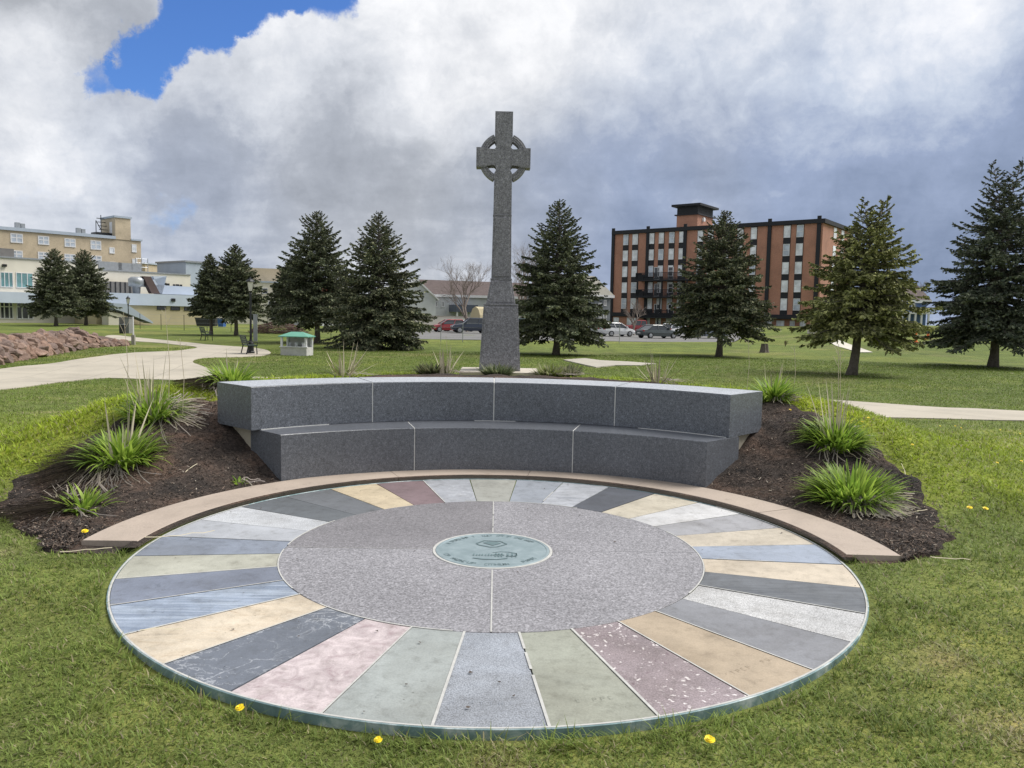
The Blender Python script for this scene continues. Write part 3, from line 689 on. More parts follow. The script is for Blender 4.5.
# ------------------------------------------------------------------ kerb
def build_kerb():
    m, nt, b = new_mat('brown sandstone')
    c = lin(177, 163, 150, .86); a = ntex(nt, 1.6, 8, .62, .4); f = ntex(nt, 60, 4, .7); w = ntex(nt, 8, 6, .7)
    col = nramp(nt, a, [(.3, k_(c, .82)), (.5, c), (.7, k_(c, 1.12))])
    col = nmix(nt, .5, col, nramp(nt, f, [(.3, (.8,)*3), (.7, (1.15,)*3)]), 'MULTIPLY')
    col = nmix(nt, .6, col, nramp(nt, w, [(.25, (.6, .58, .56)), (.42, (1,)*3)]), 'MULTIPLY')
    nt.links.new(col, b.inputs['Base Color']); b.inputs['Roughness'].default_value = .8; nbump(nt, b, nmath(nt, 'ADD', w, f), .3, .006)
    t = thing('curved_kerb', 'low brown sandstone kerb curving round the back of the paved circle', 'kerb', (0, 0, 0))
    cuts = [-2.6, 25, 56, 82, 112.5, 140, 180.6]
    for a0, a1 in zip(cuts, cuts[1:]):
        MB().arc(2.405, 2.785, a0+.05, a1-.05, -.09, .036+random.uniform(-.002, .002), 16, .008).build('kerb_slab', m, t)
build_kerb()

# ------------------------------------------------------------------ bench
def build_bench():
    t = thing('curved_granite_bench', 'two tier curved bench of dark grey polished granite blocks', 'bench', (0, 0, 0))
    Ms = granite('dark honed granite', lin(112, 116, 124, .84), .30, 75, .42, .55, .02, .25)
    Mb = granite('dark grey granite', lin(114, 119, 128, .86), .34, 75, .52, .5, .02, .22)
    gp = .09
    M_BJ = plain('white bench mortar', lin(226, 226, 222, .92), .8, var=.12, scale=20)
    Mt = granite('painted skylit granite top', lin(178, 183, 190, .9), .5, 75, .35, .5, .03, .15)  # paler copy of the block granite: sky brightness on the tops painted in
    gs = .075; SY = -.55
    for a0, a1 in ((51.5, 75.7), (75.7, 104.5), (104.5, 128.2)):
        MB().arc(3.215, 3.775, a0+gs, a1-gs, .02, .466, 20, .006, -1.4 if a0 < 52 else 0, 1.1 if a1 > 128 else 0).build('seat_block', Ms, t).location = (0, SY, 0)
    for a0, a1 in ((44.4, 66.7), (66.7, 90.25), (90.25, 113.7), (113.7, 136.7)):
        MB().arc(3.20, 3.86, a0+gp, a1-gp, .469, .886, 18, .006).build('back_block', Mb, t); MB().arc(3.2035, 3.8565, a0+gp+.05, a1-gp-.05, .8855, .8885, 18).build('skylit_top', Mt, t)  # thin added sheet carries the painted sky brightness of the wall top
    for a in (75.7, 104.5): MB().arc(3.218, 3.72, a-gs*1.05, a+gs*1.05, .03, .4635, 2).build('mortar_joint', M_BJ, t).location = (0, SY, 0)
    for args in [(3.203, 3.857, a-gp, a+gp, .47, .8835, 2) for a in (66.7, 90.25, 113.7)]+[
            (3.195, 3.2005, 45, 62, .462, .4705, 10), (3.194, 3.2005, 122, 134.8, .462, .4705, 10), (3.195, 3.2005, 86, 94, .462, .4695, 6)]:
        MB().arc(*args).build('mortar_joint', M_BJ, t)
    MB().arc(3.33, 3.80, 45.4, 135.0, -.2, .4685, 30).build('footing', concrete('footing concrete', lin(190, 182, 165, .8)), t)
build_bench()

# ------------------------------------------------------------------ celtic cross
def build_cross():
    X, Y = .058, 6.75; g = tz(X, Y)
    t = thing('celtic_cross', 'tall grey granite Celtic cross with ringed head on a tapering pedestal', 'monument', (X, Y, 0))
    Mc = granite('rough grey granite', lin(143, 143, 148, .88), .75, 44, .42, .3, .5, .18)
    Mp = concrete('plinth concrete', lin(200, 192, 178, .85), 3)
    z0 = .785
    MB().box(-.60, .60, -.52, .52, g-.15, z0).build('plinth', Mp, t, bevel=.012)
    def taper(w0, d0, w1, d1, za, zb, name, panel=True):
        m = MB()
        m.add([(-w0, -d0, za), (w0, -d0, za), (w0, d0, za), (-w0, d0, za), (-w1, -d1, zb), (w1, -d1, zb), (w1, d1, zb), (-w1, d1, zb)],
              [(0, 3, 2, 1), (4, 5, 6, 7), (0, 1, 5, 4), (1, 2, 6, 5), (2, 3, 7, 6), (3, 0, 4, 7)])
        o = m.build(name, Mc, t, bevel=.006)
        if panel:   # smooth margin, rough raised field
            for sgn in (-1, 1):
                q = MB(); e = .030; h = zb-za
                def at(u, v): w = w0+(w1-w0)*v; d = d0+(d1-d0)*v; return (u*(w-e), sgn*(d+.012), za+h*v)
                def at0(u, v): w = w0+(w1-w0)*v; d = d0+(d1-d0)*v; return (u*(w-e+.006), sgn*(d-.004), za+h*v)
                va, vb = e/h, 1-e/h
                vs = [at(-1, va), at(1, va), at(1, vb), at(-1, vb), at0(-1, va-.006/h), at0(1, va-.006/h), at0(1, vb+.006/h), at0(-1, vb+.006/h)]
                q.add(vs, [(0, 1, 2, 3), (0, 4, 5, 1), (1, 5, 6, 2), (2, 6, 7, 3), (3, 7, 4, 0)])
                q.build('panel', Mc, o)
        return o
    taper(.312, .255, .258, .215, z0-.003, 1.765, 'pedestal')
    MB().box(-.262, .262, -.219, .219, 1.766, 1.79).build('ledge', Mc, t, bevel=.008)
    taper(.222, .185, .158, .135, 1.791, 2.150, 'pedestal_cap')
    MB().box(-.163, .163, -.14, .14, 2.151, 2.175).build('band', Mc, t, bevel=.006)
    taper(.150, .13, .137, .122, 2.176, 3.105, 'lower_shaft')
    MB().box(-.141, .141, -.126, .126, 3.106, 3.122).build('band', Mc, t, bevel=.005)
    # head: upper shaft, arms with cusped armpits, and top as one outline
    zc = 3.965; hw = .132; aw = .404; ah = .141; top = 4.632
    out = []
    def cusp(cx, cz, a0, a1, r=.056):
        return [(cx+r*math.cos(math.radians(a0+(a1-a0)*i/8)), cz+r*math.sin(math.radians(a0+(a1-a0)*i/8))) for i in range(9)]
    c = .030
    out += [(.136, 3.123), (hw, zc-ah-.09)] + cusp(hw+c, zc-ah-c, 200, 70) + [(hw+.14, zc-ah), (aw, zc-ah-.004), (aw, zc+ah)]
    out += [(hw+.14, zc+ah)] + cusp(hw+c, zc+ah+c, 290, 160) + [(hw, zc+ah+.09), (.132, top)]
    out = out+[(-x, z) for x, z in reversed(out)]
    hd = MB().prism(out, -.115, .115).build('cross_head', Mc, t)
    q = MB()      # raised field with a narrow margin on the head
    e = .022
    for sgn in (-1, 1):
        y = sgn*.121
        for poly in ([(-.132+e, 3.15), (.132-e, 3.15), (.132-e, top-e), (-.132+e, top-e)], [(.1325-e, zc-ah+e), (aw-e, zc-ah+e), (aw-e, zc+ah-e), (.1325-e, zc+ah-e)],
                     [(-.1325+e, zc-ah+e), (-aw+e, zc-ah+e), (-aw+e, zc+ah-e), (-.1325+e, zc+ah-e)]):
            q.prism(poly, min(sgn*.112, y), max(sgn*.112, y))
    q.build('raised_field', Mc, hd)
    for a0, a1 in ((24, 66), (114, 156), (204, 246), (294, 336)):
        ring = MB(); n = 12; pr = [(.272, -.085), (.366, -.085), (.366, .085), (.272, .085)]
        vs = []; fs = []
        for i in range(n+1):
            a = math.radians(a0+(a1-a0)*i/n); vs += [(r*math.cos(a), y, zc+r*math.sin(a)) for r, y in pr]
        for i in range(n):
            for j_ in range(4): fs.append((i*4+j_, i*4+(j_+1) % 4, (i+1)*4+(j_+1) % 4, (i+1)*4+j_))
        fs += [(0, 1, 2, 3), (n*4, n*4+1, n*4+2, n*4+3)]; ring.add(vs, fs)
        for r in (.303, .335):
            vs = []; fs = []
            for i in range(n+1):
                a = math.radians(a0+(a1-a0)*i/n)
                vs += [((r+dr)*math.cos(a), yy, zc+(r+dr)*math.sin(a)) for dr, yy in ((-.012, -.084), (0, -.094), (.012, -.084))]
            for i in range(n):
                for j_ in range(2): fs.append((i*3+j_, i*3+j_+1, (i+1)*3+j_+1, (i+1)*3+j_))
            ring.add(vs, fs)
        ring.build('ring', Mc, hd)
build_cross()
#PART2
# ------------------------------------------------------------------ building kit
class Facade:
    """thing whose local x runs along a wall seen between two pixels, y goes into the building, z up from the ground"""
    def __init__(s, name, label, cat, pa, da, pb, db, base=None, group=None):
        a, b = P(pa, 315, da), P(pb, 315, db); s.a = Vector((a.x, a.y, 0)); s.L = math.hypot(b.x-a.x, b.y-a.y)
        s.ang = math.atan2(b.y-a.y, b.x-a.x); s.z0 = min(tz(a.x, a.y), tz(b.x, b.y))-.2 if base is None else base
        s.e = Vector((math.cos(s.ang), math.sin(s.ang), 0)); s.n = Vector((math.sin(s.ang), -math.cos(s.ang), 0))
        s.t = thing(name, label, cat, (a.x, a.y, s.z0), s.ang, group)
    def on(s, px, py, off=0.):
        """pixel -> (u, z) on the wall plane (or a plane parallel to it, off metres behind)"""
        d = FW + RT*((px-512)/F_PX) + UP*((384-py)/F_PX); o = s.a - s.n*off
        q = CAM + d*((o-CAM).dot(s.n)/d.dot(s.n)); return (q-s.a).dot(s.e), q.z-s.z0
    def part(s, name, mat, boxes, bevel=0.):
        m = MB(); [m.box(*b) for b in boxes]; return m.build(name, mat, s.t, bevel=bevel)
    def window(s, u0, u1, z0, z1, fm, gm, mx=(), mz=(), y=0., t=.09, proud=.06, pane_label=None):
        m = MB(); m.box(u0, u1, y-proud, y-.002, z1-t, z1); m.box(u0, u1, y-proud-.04, y-.002, z0, z0+t)
        m.box(u0, u0+t, y-proud, y-.002, z0+t, z1-t); m.box(u1-t, u1, y-proud, y-.002, z0+t, z1-t)
        for f in mx: x = u0+(u1-u0)*f; m.box(x-t/2, x+t/2, y-proud+.005, y-.002, z0+t, z1-t)
        for f in mz: z = z0+(z1-z0)*f; m.box(u0+t, u1-t, y-proud+.01, y-.002, z-t/2, z+t/2)
        o = m.build('window', fm, s.t)
        MB().box(u0+t*.6, u1-t*.6, y-.03, y+.02, z0+t*.6, z1-t*.6).build('pane', gm, o)
        return o
    def winpx(s, x0, x1, y0, y1, fm, gm, **k):
        (u0, za), (u1, zb) = s.on(x0, y1), s.on(x1, y0); return s.window(u0, u1, za, zb, fm, gm, **k)
G_DARK = glass_mat('dark glass', (.03, .035, .045, 1)); G_BLUE = glass_mat('pale blinds behind glass', lin(186, 197, 210, .9), .2)
G_TEAL = glass_mat('teal glass', lin(112, 156, 160, .8), .1); G_LITE = glass_mat('white blinds with painted sky reflection', lin(228, 233, 238, .95), .25)  # white panes are lightened to stand in for the reflected sky
M_TAN = brick_mat('tan brick', lin(204, 188, 161, .9), lin(192, 177, 151, .88), lin(190, 178, 158, .84)); M_RED = brick_mat('orange red brick', lin(190, 136, 113, .9), lin(174, 122, 101, .88), lin(170, 145, 128, .8))
M_CREAM = plain('cream render', lin(220, 215, 201, .9), .8, var=.08, scale=.4); M_BEIGE = plain('beige siding', lin(196, 184, 150, .85), .8, var=.08, scale=.4)
M_BLUEROOF = plain('pale blue metal', lin(192, 203, 218, .9), .45, .0, .06, .5); M_GREYB = plain('grey blue cladding', lin(176, 188, 202, .85), .6, var=.08, scale=.5)
M_TRIM = plain('black trim', (.010, .012, .017, 1), .7); M_GREYW = plain('grey siding', lin(200, 203, 206, .88), .75, var=.1, scale=.6)
M_BRNROOF = plain('brown shingles', lin(98, 86, 84, .8), .9, var=.2, scale=2); M_STEEL = plain('galvanised steel', lin(170, 175, 180, .8), .4, .5)
M_SCREEN = plain('grey louvre screen', lin(120, 118, 116, .8), .7)

def apartment():
    f = Facade('apartment_building', 'orange brick apartment block with black trim and stacked white windows', 'apartment block', 612, 134, 818.5, 113, base=-1.0)
    t = f.t; L = f.L; H = f.on(612, 234.5)[1]; D = 15
    f.part('wall', M_RED, [(0, L, 0, D, -1.5, H)])
    f.part('cornice', M_TRIM, [(-.35, L+.35, -.35, D+.35, H-.05, H+.55)]); f.part('roof', plain('roof gravel', (.25, .25, .25, 1), .9), [(.1, L-.1, .1, D-.1, H+.5, H+.58)])
    zb = f.on(612, 313)[1]; pitch = (H-zb)/5
    for px in (613, 647.5, 684.5, 768.5, 817.6):
        u = f.on(px, 260)[0]; f.part('pilaster', M_TRIM, [(u-.27, u+.27, -.22, -.002, -1, H+1.0)])
    for y_ in (D-.4,): f.part('pilaster', M_TRIM, [(L+.002, L+.25, y_-.4, y_+.4, -1, H+1.0)])
    f.part('belt_course', M_TRIM, [(-.1, L+.1, -.3, -.002, zb-.55, zb+.12)])
    cols = [(622.6, 627.6), (631.8, 637.2), (647.9, 653.2), (657.9, 663), (668.2, 673.4), (678.2, 683.8), (696.6, 702), (707, 712), (722, 728), (736, 742), (749.5, 755.4), (782.0, 789), (795, 802)]
    cols = [(622.6, 627.6), (631.8, 637.2), (648.6, 653.4), (658, 663), (668.2, 673.4), (678.2, 682.8), (696.6, 702), (707, 712), (722, 728), (736, 742), (749.5, 755.4), (782.2, 788.8), (795, 801.8)]
    for i, (xa, xb) in enumerate(cols):
        ua, ub = f.on(xa, 270)[0], f.on(xb, 270)[0]
        f.part('spandrel_strip', M_TRIM, [(ua-.06, ub+.06, -.05, -.002, zb+.13, H-.06)])
        for k in range(5):
            z = zb+pitch*k+.75
            f.window(ua, ub, z, z+1.75, M_WHITE, G_LITE if (i*3+k) % 4 else G_BLUE, mz=(.48,), y=-.05, t=.08)
    for xa, xb in [(613.5, 619), (627, 636), (643.5, 650), (655.5, 661), (666, 671.5), (677, 682), (699, 705), (725, 731), (745, 751), (766, 772), (776.5, 784.5), (790, 795), (800, 806)]:
        ua, ub = f.on(xa, 320)[0], f.on(xb, 320)[0]
        f.window(ua, ub, zb-2.35, zb-.75, M_WHITE, G_LITE, mx=(.5,), y=0, t=.07)
    for k in range(4):     # side windows towards the right
        z = zb+pitch*(k+1)+.75
        w = MB(); w.box(L+.002, L+.06, 5.2, 6.6, z, z+1.75); w.build('window', G_LITE, t); w = MB(); w.box(L+.002, L+.06, 9.2, 10.6, z, z+1.75); w.build('window', G_LITE, t)
    # balconies stepping down the front
    for py, xa, xb in ((280.3, 641.5, 694), (296.6, 641.5, 690), (316.6, 641, 686)):
        ua, z = f.on(xa, py); ub = f.on(xb, py)[0]
        b = f.part('balcony', M_TRIM, [(ua, ub, -2.0, -.06, z-.22, z)])
        rl = MB(); rl.box(ua, ub, -2.0, -1.94, z+1.02, z+1.10); rl.box(ua, ub, -2.0, -1.95, z+.12, z+.2)
        n = int((ub-ua)/.22)
        for i in range(n+1): x = ua+(ub-ua)*i/n; rl.box(x-.035, x+.035, -1.99, -1.95, z+.02, z+1.06)
        for x in (ua, ub-.06): rl.box(x, x+.06, -2.0, -.08, z+1.02, z+1.1); rl.box(x, x+.05, -1.98, -.08, z+.02, z+1.02)
        rl.build('railing', M_TRIM, b)
        for x in np.linspace(ua+.3, ub-.3, 3): MB().box(x-.09, x+.09, -1.9, -1.74, z-2.6, z-.23).build('post', M_TRIM, b)
        for px in (657, 671): u = f.on(px, py-7)[0]; f.window(u-.5, u+.5, z+.02, z+2.1, M_WHITE, G_DARK, y=-.055, t=.1)
        MB().box(ua+.1, ua+1.2, -1.7, -.9, z+.01, z+.85).build('clutter', M_DARK, b)
    # penthouse over the stair
    u0 = f.on(676.5, 225, 4.)[0]; u1 = f.on(697.3, 225, 4.)[0]; zt = f.on(697, 203.5, 4.)[1]
    ph = f.part('penthouse', M_RED, [(u0, u1, 4, 10, H, zt-1.6)])
    MB().box(u0+.02, u1-.02, 4.02, 9.98, zt-1.6, zt-.35).build('louvre_band', M_TRIM, ph)
    MB().box(u0-.7, u1+.7, 3.3, 10.7, zt-.35, zt).build('roof', M_TRIM, ph); MB().box(u0-.3, u1+.3, 3.7, 10.3, zt-1.78, zt-1.6).build('ledge', M_TRIM, ph)
    MB().tube([(u1+.02, 6, zt-2.4), (u1+.35, 6, zt-2.4)], .35, 12).build('vent', M_WHITE, ph)
    a, z = f.on(803, 317.5); f.part('canopy', M_TRIM, [(f.on(768, 316)[0], f.on(806, 316)[0], -1.4, -.31, zb-.5, zb-.1)])
apartment()

def tan_block():
    f = Facade('hospital_block', 'tall tan brick block with a stair tower standing behind the cream building', 'hospital', -30, 108, 104, 121, base=-.4)
    H = f.on(0, 229.5)[1]; L = f.on(141, 250)[0]
    ut0, ut1 = f.on(115.2, 240)[0], f.on(130.6, 240)[0]
    f.part('wall', M_TAN, [(-12, L, 0, 12, 0, H)])
    f.part('parapet', M_GREYB, [(-12.2, ut0, -.25, 12.2, H, H+.45)]); f.part('parapet', M_GREYB, [(ut1+.003, L+.2, -.2, 12.1, H, H+.25)])
    ht = f.on(123, 218.3)[1]
    tw = f.part('stair_tower', M_TAN, [(ut0, ut1, -.12, 5.2, H+.003, ht)]); MB().box(ut0-.15, ut1+.15, -.27, 5.35, ht, ht+.3).build('parapet', M_GREYB, tw)
    MB().box(ut0-.04, ut0-.003, 1.0, 2.0, H+.5, H+2.7).build('door', M_WHITE, tw)
    st = MB()
    for k in range(6): st.box(ut0-1.2, ut0-.05, 2.2+k*.3, 2.5+k*.3, H+.3+k*.6, H+.38+k*.6)
    st.tube([(ut0-1.2, 2.2, H+.4), (ut0-1.2, 2.2, ht+.4)], .06); st.tube([(ut0-1.2, 4.2, H+.4), (ut0-1.2, 4.2, ht-.4)], .06); st.tube([(ut0-1.2, 2.2, H+1.4), (ut0-1.2, 4.2, ht-.3)], .06)
    st.box(ut0-2.4, ut0-.05, 1.0, 3.0, H+.55, H+.95); st.build('fire_stair', M_DARK, tw)
    for x0, x1, y0, y1 in [(10.5, 22.6, 234, 242.5), (38, 49, 236.5, 244.4), (64.5, 75.4, 239, 246.7), (90.5, 101, 241, 249.4), (10.5, 22.6, 250.8, 258), (38, 49, 252.3, 260), (64.5, 75.4, 254.4, 262), (91.5, 101.5, 256, 264), (-18, -6, 231.5, 240)]:
        f.winpx(x0, x1, y0, y1, M_WHITE, G_BLUE, mx=(.5,), mz=(.55,), t=.14)
    for x0, x1, y0, y1 in [(109.3, 114.5, 247.6, 253.4), (109.8, 115.2, 262, 268), (131.8, 136.4, 244.5, 252.3), (132.2, 137.2, 259, 267)]: f.winpx(x0, x1, y0, y1, M_WHITE, G_LITE, t=.14)
    for px in (22, 83): u, z = f.on(px, 228); f.part('roof_vent', M_STEEL, [(u-.5, u+.1, 1, 1.6, H+.4, H+1.3), (u+.2, u+.7, 1, 1.6, H+.4, H+1.2)])
tan_block()

def cream_block():
    f = Facade('cream_building', 'long cream rendered building with teal glass upstairs behind the dark spruces', 'building', -30, 93, 191, 116, base=-.5)
    H = f.on(20, 258.8)[1]; L = f.L; uc = f.on(98, 270)[0]; H2 = f.on(150, 273)[1]
    f.part('wall', M_CREAM, [(-10, uc, 0, 10, 0, H)]); f.part('wing', M_CREAM, [(uc+.003, L, 0, 10, 0, H2)])
    f.part('coping', M_STEEL, [(-10, uc+.1, -.15, 10, H, H+.18)]); f.part('coping', M_STEEL, [(uc+.103, L, -.15, 10, H2, H2+.16)])
    for x0, x1, y0, y1 in [(-16, -3, 272.3, 287), (0.5, 12.8, 272.5, 287), (16.2, 32.6, 273.2, 287.6)]: f.winpx(x0, x1, y0, y1, M_WHITE, G_TEAL, mx=(.33, .67), t=.08)
    for x0, x1, y0, y1 in [(-16, -3, 302, 319), (0, 13, 302, 319), (16.5, 33, 302, 319.3)]: f.winpx(x0, x1, y0, y1, M_WHITE, G_DARK, mx=(.33, .7), mz=(.72,), t=.13)
    (u0, zb), (u1, za) = f.on(-30, 302), f.on(36, 293); f.part('awning', M_BLUEROOF, [(u0-6, u1+9, -1.6, -.01, zb, za)])
    (u0, zb), (u1, za) = f.on(101, 293), f.on(130, 282.5)
    sc = f.part('plant_screen', M_SCREEN, [(u0, u1, -.6, -.05, zb-.4, za)])
    for i in range(6): x = u0+(u1-u0)*(i+.5)/6; MB().box(x-.06, x+.06, -.68, -.602, zb-.4, za).build('screen_post', M_TRIM, sc)
    for x0, x1, y0, y1 in [(173, 175.2, 284.3, 289), (176, 179, 284.3, 289), (179.8, 182, 284.6, 289)]: f.winpx(x0, x1, y0, y1, M_TRIM, G_DARK, t=.08)
    for px, py in ((4, 265.5), (40, 268.5), (164, 284), (167, 284.5)): u, z = f.on(px, py); f.part('wall_lamp', M_DARK, [(u-.22, u+.22, -.3, -.002, z-.15, z+.15)])
    for px, w in ((118, 1.6), (133, 1.0), (144, .7)): u = f.on(px, 268)[0]; f.part('roof_unit', M_STEEL, [(u-w, u+w, 2, 4, H2+.12, H2+1.3)])
    u = f.on(6, 255)[0]; f.part('roof_unit', M_SCREEN, [(u-2.6, u+1.5, 1.5, 4, H+.1, H+1.25)])
    r = MB(); u0 = f.on(147, 268)[0]
    for i in range(3): r.tube([(u0+i*.9, 3, H2+.1), (u0+i*.9, 3, H2+2.2)], .05, 6)
    for z in (.9, 1.5, 2.1): r.tube([(u0, 3, H2+z), (u0+1.8, 3, H2+z)], .04, 6)
    r.build('roof_railing', M_STEEL, f.t)
cream_block()

def annex():
    f = Facade('annex_building', 'low beige annex with a wide pale blue fascia and three slit windows', 'building', 96, 97, 206, 107, base=-.55)
    H = f.on(150, 294)[1]; zf = f.on(150, 305.5)[1]
    f.part('wall', M_BEIGE, [(0, f.L, 0, 8, 0, zf)]); f.part('fascia', M_BLUEROOF, [(-.3, f.L+.2, -.35, 8, zf, H)])
    for x0, x1, y0, y1 in [(156.8, 166, 306.3, 309.8), (170.5, 179.8, 306.8, 310.3), (184, 192.8, 307.2, 310.7)]: f.winpx(x0, x1, y0, y1, M_TRIM, G_DARK, t=.06)
    u, z = f.on(142.5, 290); fl = MB(); fl.lathe([(.45, H), (.5, H+.9), (.95, H+1.0), (1.0, H+1.9), (.6, H+2.2)], 16, u, 2.0); fl.build('flue', M_STEEL, f.t, smooth=True)
    u0, u1 = f.on(147, 290)[0], f.on(160, 290)[0]; f_ = MB(); f_.prism([(u0, H+2.3), (u0+1.0, H+2.3), (u1+.5, H+.1), (u1-.6, H+.1)], 1.2, 2.2); f_.build('duct', plain('rusty duct', (.09, .06, .055, 1), .7), f.t)
    u0, u1, u2 = f.on(151, 290)[0], f.on(160, 290)[0], f.on(205, 290)[0]
    r = MB(); r.prism([(u0+1.2, H+2.4), (u0+3, H+2.5), (u2-8, H+1.3), (u2, H+1.2), (u2, H+.1), (u1+1.2, H+.1)], 2.3, 5); r.build('pitched_roof', M_BLUEROOF, f.t)
    f.part('wall_lamp', M_DARK, [(f.on(172, 300)[0]-.25, f.on(172, 300)[0]+.25, -.5, -.36, f.on(172, 300)[1]-.2, f.on(172, 300)[1]+.2)])
    # stair roof running down to the lawn
    u0, z0 = f.on(104, 303); u1, z1 = f.on(117, 311); u2, z2 = f.on(143, 323)
    s = MB(); s.prism([(u0, z0), (u1, z1+.9), (u2, z2+.2), (u2, z2), (u1-.6, z1), (u0, z0-.7)], -3.2, -.4); s.build('stair_roof', M_GREYB, f.t)
    w = MB(); w.prism([(u1-2, 0), (u1-2, z1-.1), (u1-.6, z1-.3), (u2-2.2, .5), (u2-2.2, 0)], -2.9, -.6); w.build('stair_wall', M_CREAM, f.t)
annex()

def small_block(name, label, cat, pa, da, pb, db, py_top, mat, D=8, roof=None, base=-.5, wins=(), gm=None, fm=None):
    f = Facade(name, label, cat, pa, da, pb, db, base=base); H = f.on((pa+pb)/2, py_top)[1]
    f.part('wall', mat, [(0, f.L, 0, D, 0, H)])
    f.part('coping', roof or M_STEEL, [(-.2, f.L+.2, -.2, D+.2, H, H+.25)])
    for w in wins: f.winpx(*w, fm or M_WHITE, gm or G_DARK, t=.1)
    return f
small_block('clad_building', 'plain grey blue clad block beside the left spruce pair', 'building', 186.5, 118, 209, 121, 263, M_GREYB)
f = small_block('brick_annex', 'low tan brick block with a flat roof seen beyond the cream wing', 'building', 146, 140, 189, 150, 266, M_TAN, 8, M_GREYB)
f = small_block('ochre_building', 'cream and ochre building glimpsed between the spruce trees', 'building', 205, 124, 345, 132, 283, M_CREAM, 8, M_GREYB, wins=[(232, 237, 300, 306), (262, 268, 288, 294), (268, 275, 301, 307)])
f.part('upper_storey', M_TAN, [(2, 13.5, 1.5, 8, f.on(270, 282)[1], f.on(270, 268)[1])])

def house(name, label, pa, da, pb, db, py_eave, py_ridge, wall, roofm, D=9, base=-.6, wins=(), group=None, over=.4):
    f = Facade(name, label, 'house', pa, da, pb, db, base=base, group=group); L = f.L
    he = f.on((pa+pb)/2, py_eave)[1]; hr = f.on((pa+pb)/2, py_ridge, D/2)[1]
    m = MB(); vs = []
    for x in (0, L): vs += [(x, 0, -.5), (x, D, -.5), (x, D, he), (x, D/2, hr-.05), (x, 0, he)]
    m.add(vs, [(0, 1, 2, 3, 4), (5, 9, 8, 7, 6), (0, 4, 9, 5), (1, 6, 7, 2), (0, 5, 6, 1), (2, 7, 8, 3), (3, 8, 9, 4)]); m.build('wall', wall, f.t)
    r = MB(); sl_ = (hr-he)/(D/2); ov = over
    for sgn in (0, 1):
        y0, y1 = (-ov, D/2) if sgn == 0 else (D+ov, D/2); z0 = he-sl_*ov
        r.add([(-ov, y0, z0), (L+ov, y0, z0), (L+ov, y1, hr), (-ov, y1, hr), (-ov, y0, z0+.22), (L+ov, y0, z0+.22), (L+ov, y1, hr+.22), (-ov, y1, hr+.22)],
              [(0, 3, 2, 1), (4, 5, 6, 7), (0, 1, 5, 4), (1, 2, 6, 5), (2, 3, 7, 6), (3, 0, 4, 7)])
    r.build('roof', roofm, f.t)
    MB().box(-ov, L+ov, -ov-.06, -ov-.003, he-sl_*ov-.15, he-sl_*ov+.24).build('gutter', M_WHITE, f.t)
    for w in wins: f.winpx(*w, M_WHITE, G_DARK, mx=(.5,), t=.12)
    return f
f = house('long_house', 'long pale grey house under a brown roof behind the bare tree', 428, 122, 540, 128, 296, 283, M_GREYW, M_BRNROOF, 10,
          wins=[(434, 437.5, 301, 307), (441, 444.5, 301, 307), (431, 434, 310, 316), (497, 502, 301, 307), (520, 525, 302, 308)])
u0, z0 = f.on(424.5, 297); 
g = MB(); w = 5.2; hh = f.on(428, 296)[1]; g.prism([(-5.5, -.5), (.6, -.5), (.6, hh-.2), (-2.45, hh+2.2), (-5.5, hh-.2)], -2.6, -.02); g.build('gable_wing', M_GREYW, f.t)
r = MB(); r.add([(-6, -2.9, hh-.75), (-2.45, -2.9, hh+2.3), (-2.45, 5, hh+2.3), (-6, 5, hh-.75)], [(0, 1, 2, 3)]); r.add([(1, -2.9, hh-.75), (-2.45, -2.9, hh+2.3), (-2.45, 5, hh+2.3), (1, 5, hh-.75)], [(0, 1, 2, 3)])
sol = r.build('gable_roof', M_WHITE, f.t); md_ = sol.modifiers.new('thick', 'SOLIDIFY'); md_.thickness = .2
MB().box(f.on(449, 310)[0], f.on(471, 310)[0], -4, -.02, 2.8, 3.9).build('porch_roof', plain('slate blue roof', lin(86, 94, 110, .8), .8), f.t)
for px in (451, 460, 469): u = f.on(px, 315)[0]; MB().box(u-.12, u+.12, -3.9, -3.7, 0, 2.8).build('porch_post', M_WHITE, f.t)
g = Facade('garage', 'small beige garage with a rounded front below the bare tree', 'garage', 470.5, 112, 480, 111.6, base=-.6)
hg = g.on(475, 306.5)[1]; m = MB(); L = g.L; m.prism([(0, 0), (L, 0), (L, hg-1.2), (L*.8, hg-.3), (L*.5, hg), (L*.2, hg-.3), (0, hg-1.2)], 0, 6); m.build('wall', M_BEIGE, g.t)
m = MB(); m.box(L*.18, L*.82, -.06, -.003, .05, hg-1.7); m.build('door', M_CREAM, g.t)
f = house('red_house', 'rusty red roofed house mostly hidden behind the middle left spruces', 322, 120, 352, 124, 303, 290, M_GREYW, plain('rust red roof', lin(150, 78, 62, .7), .8), 8)
f = house('grey_house', 'grey clapboard house tucked between the spruce and the brick apartments', 560, 112, 610, 118, 294, 277, plain('mid grey siding', lin(128, 134, 140, .8), .8), plain('grey shingles', lin(140, 138, 130, .8), .9), 8,
          wins=[(598, 601.5, 303, 309), (603.5, 606.5, 300, 306), (598.5, 601.5, 314, 320), (603, 606.5, 314, 321)])
f = house('blue_house', 'blue and white wooden house between the two right hand spruces', 893, 100, 926, 100, 300, 286, plain('blue clapboard', lin(86, 112, 158, .8), .8), M_BRNROOF, 7, base=.5, wins=[(902, 906, 303, 309), (911, 915, 303, 309)])
f.part('porch', M_WHITE, [(0, f.L, -1.8, -.02, f.on(910, 314)[1], f.on(910, 312)[1])])
for px in (896, 903, 909, 915, 922): u = f.on(px, 312)[0]; f.part('porch_post', M_WHITE, [(u-.1, u+.1, -1.75, -1.55, 0, f.on(910, 314)[1])])
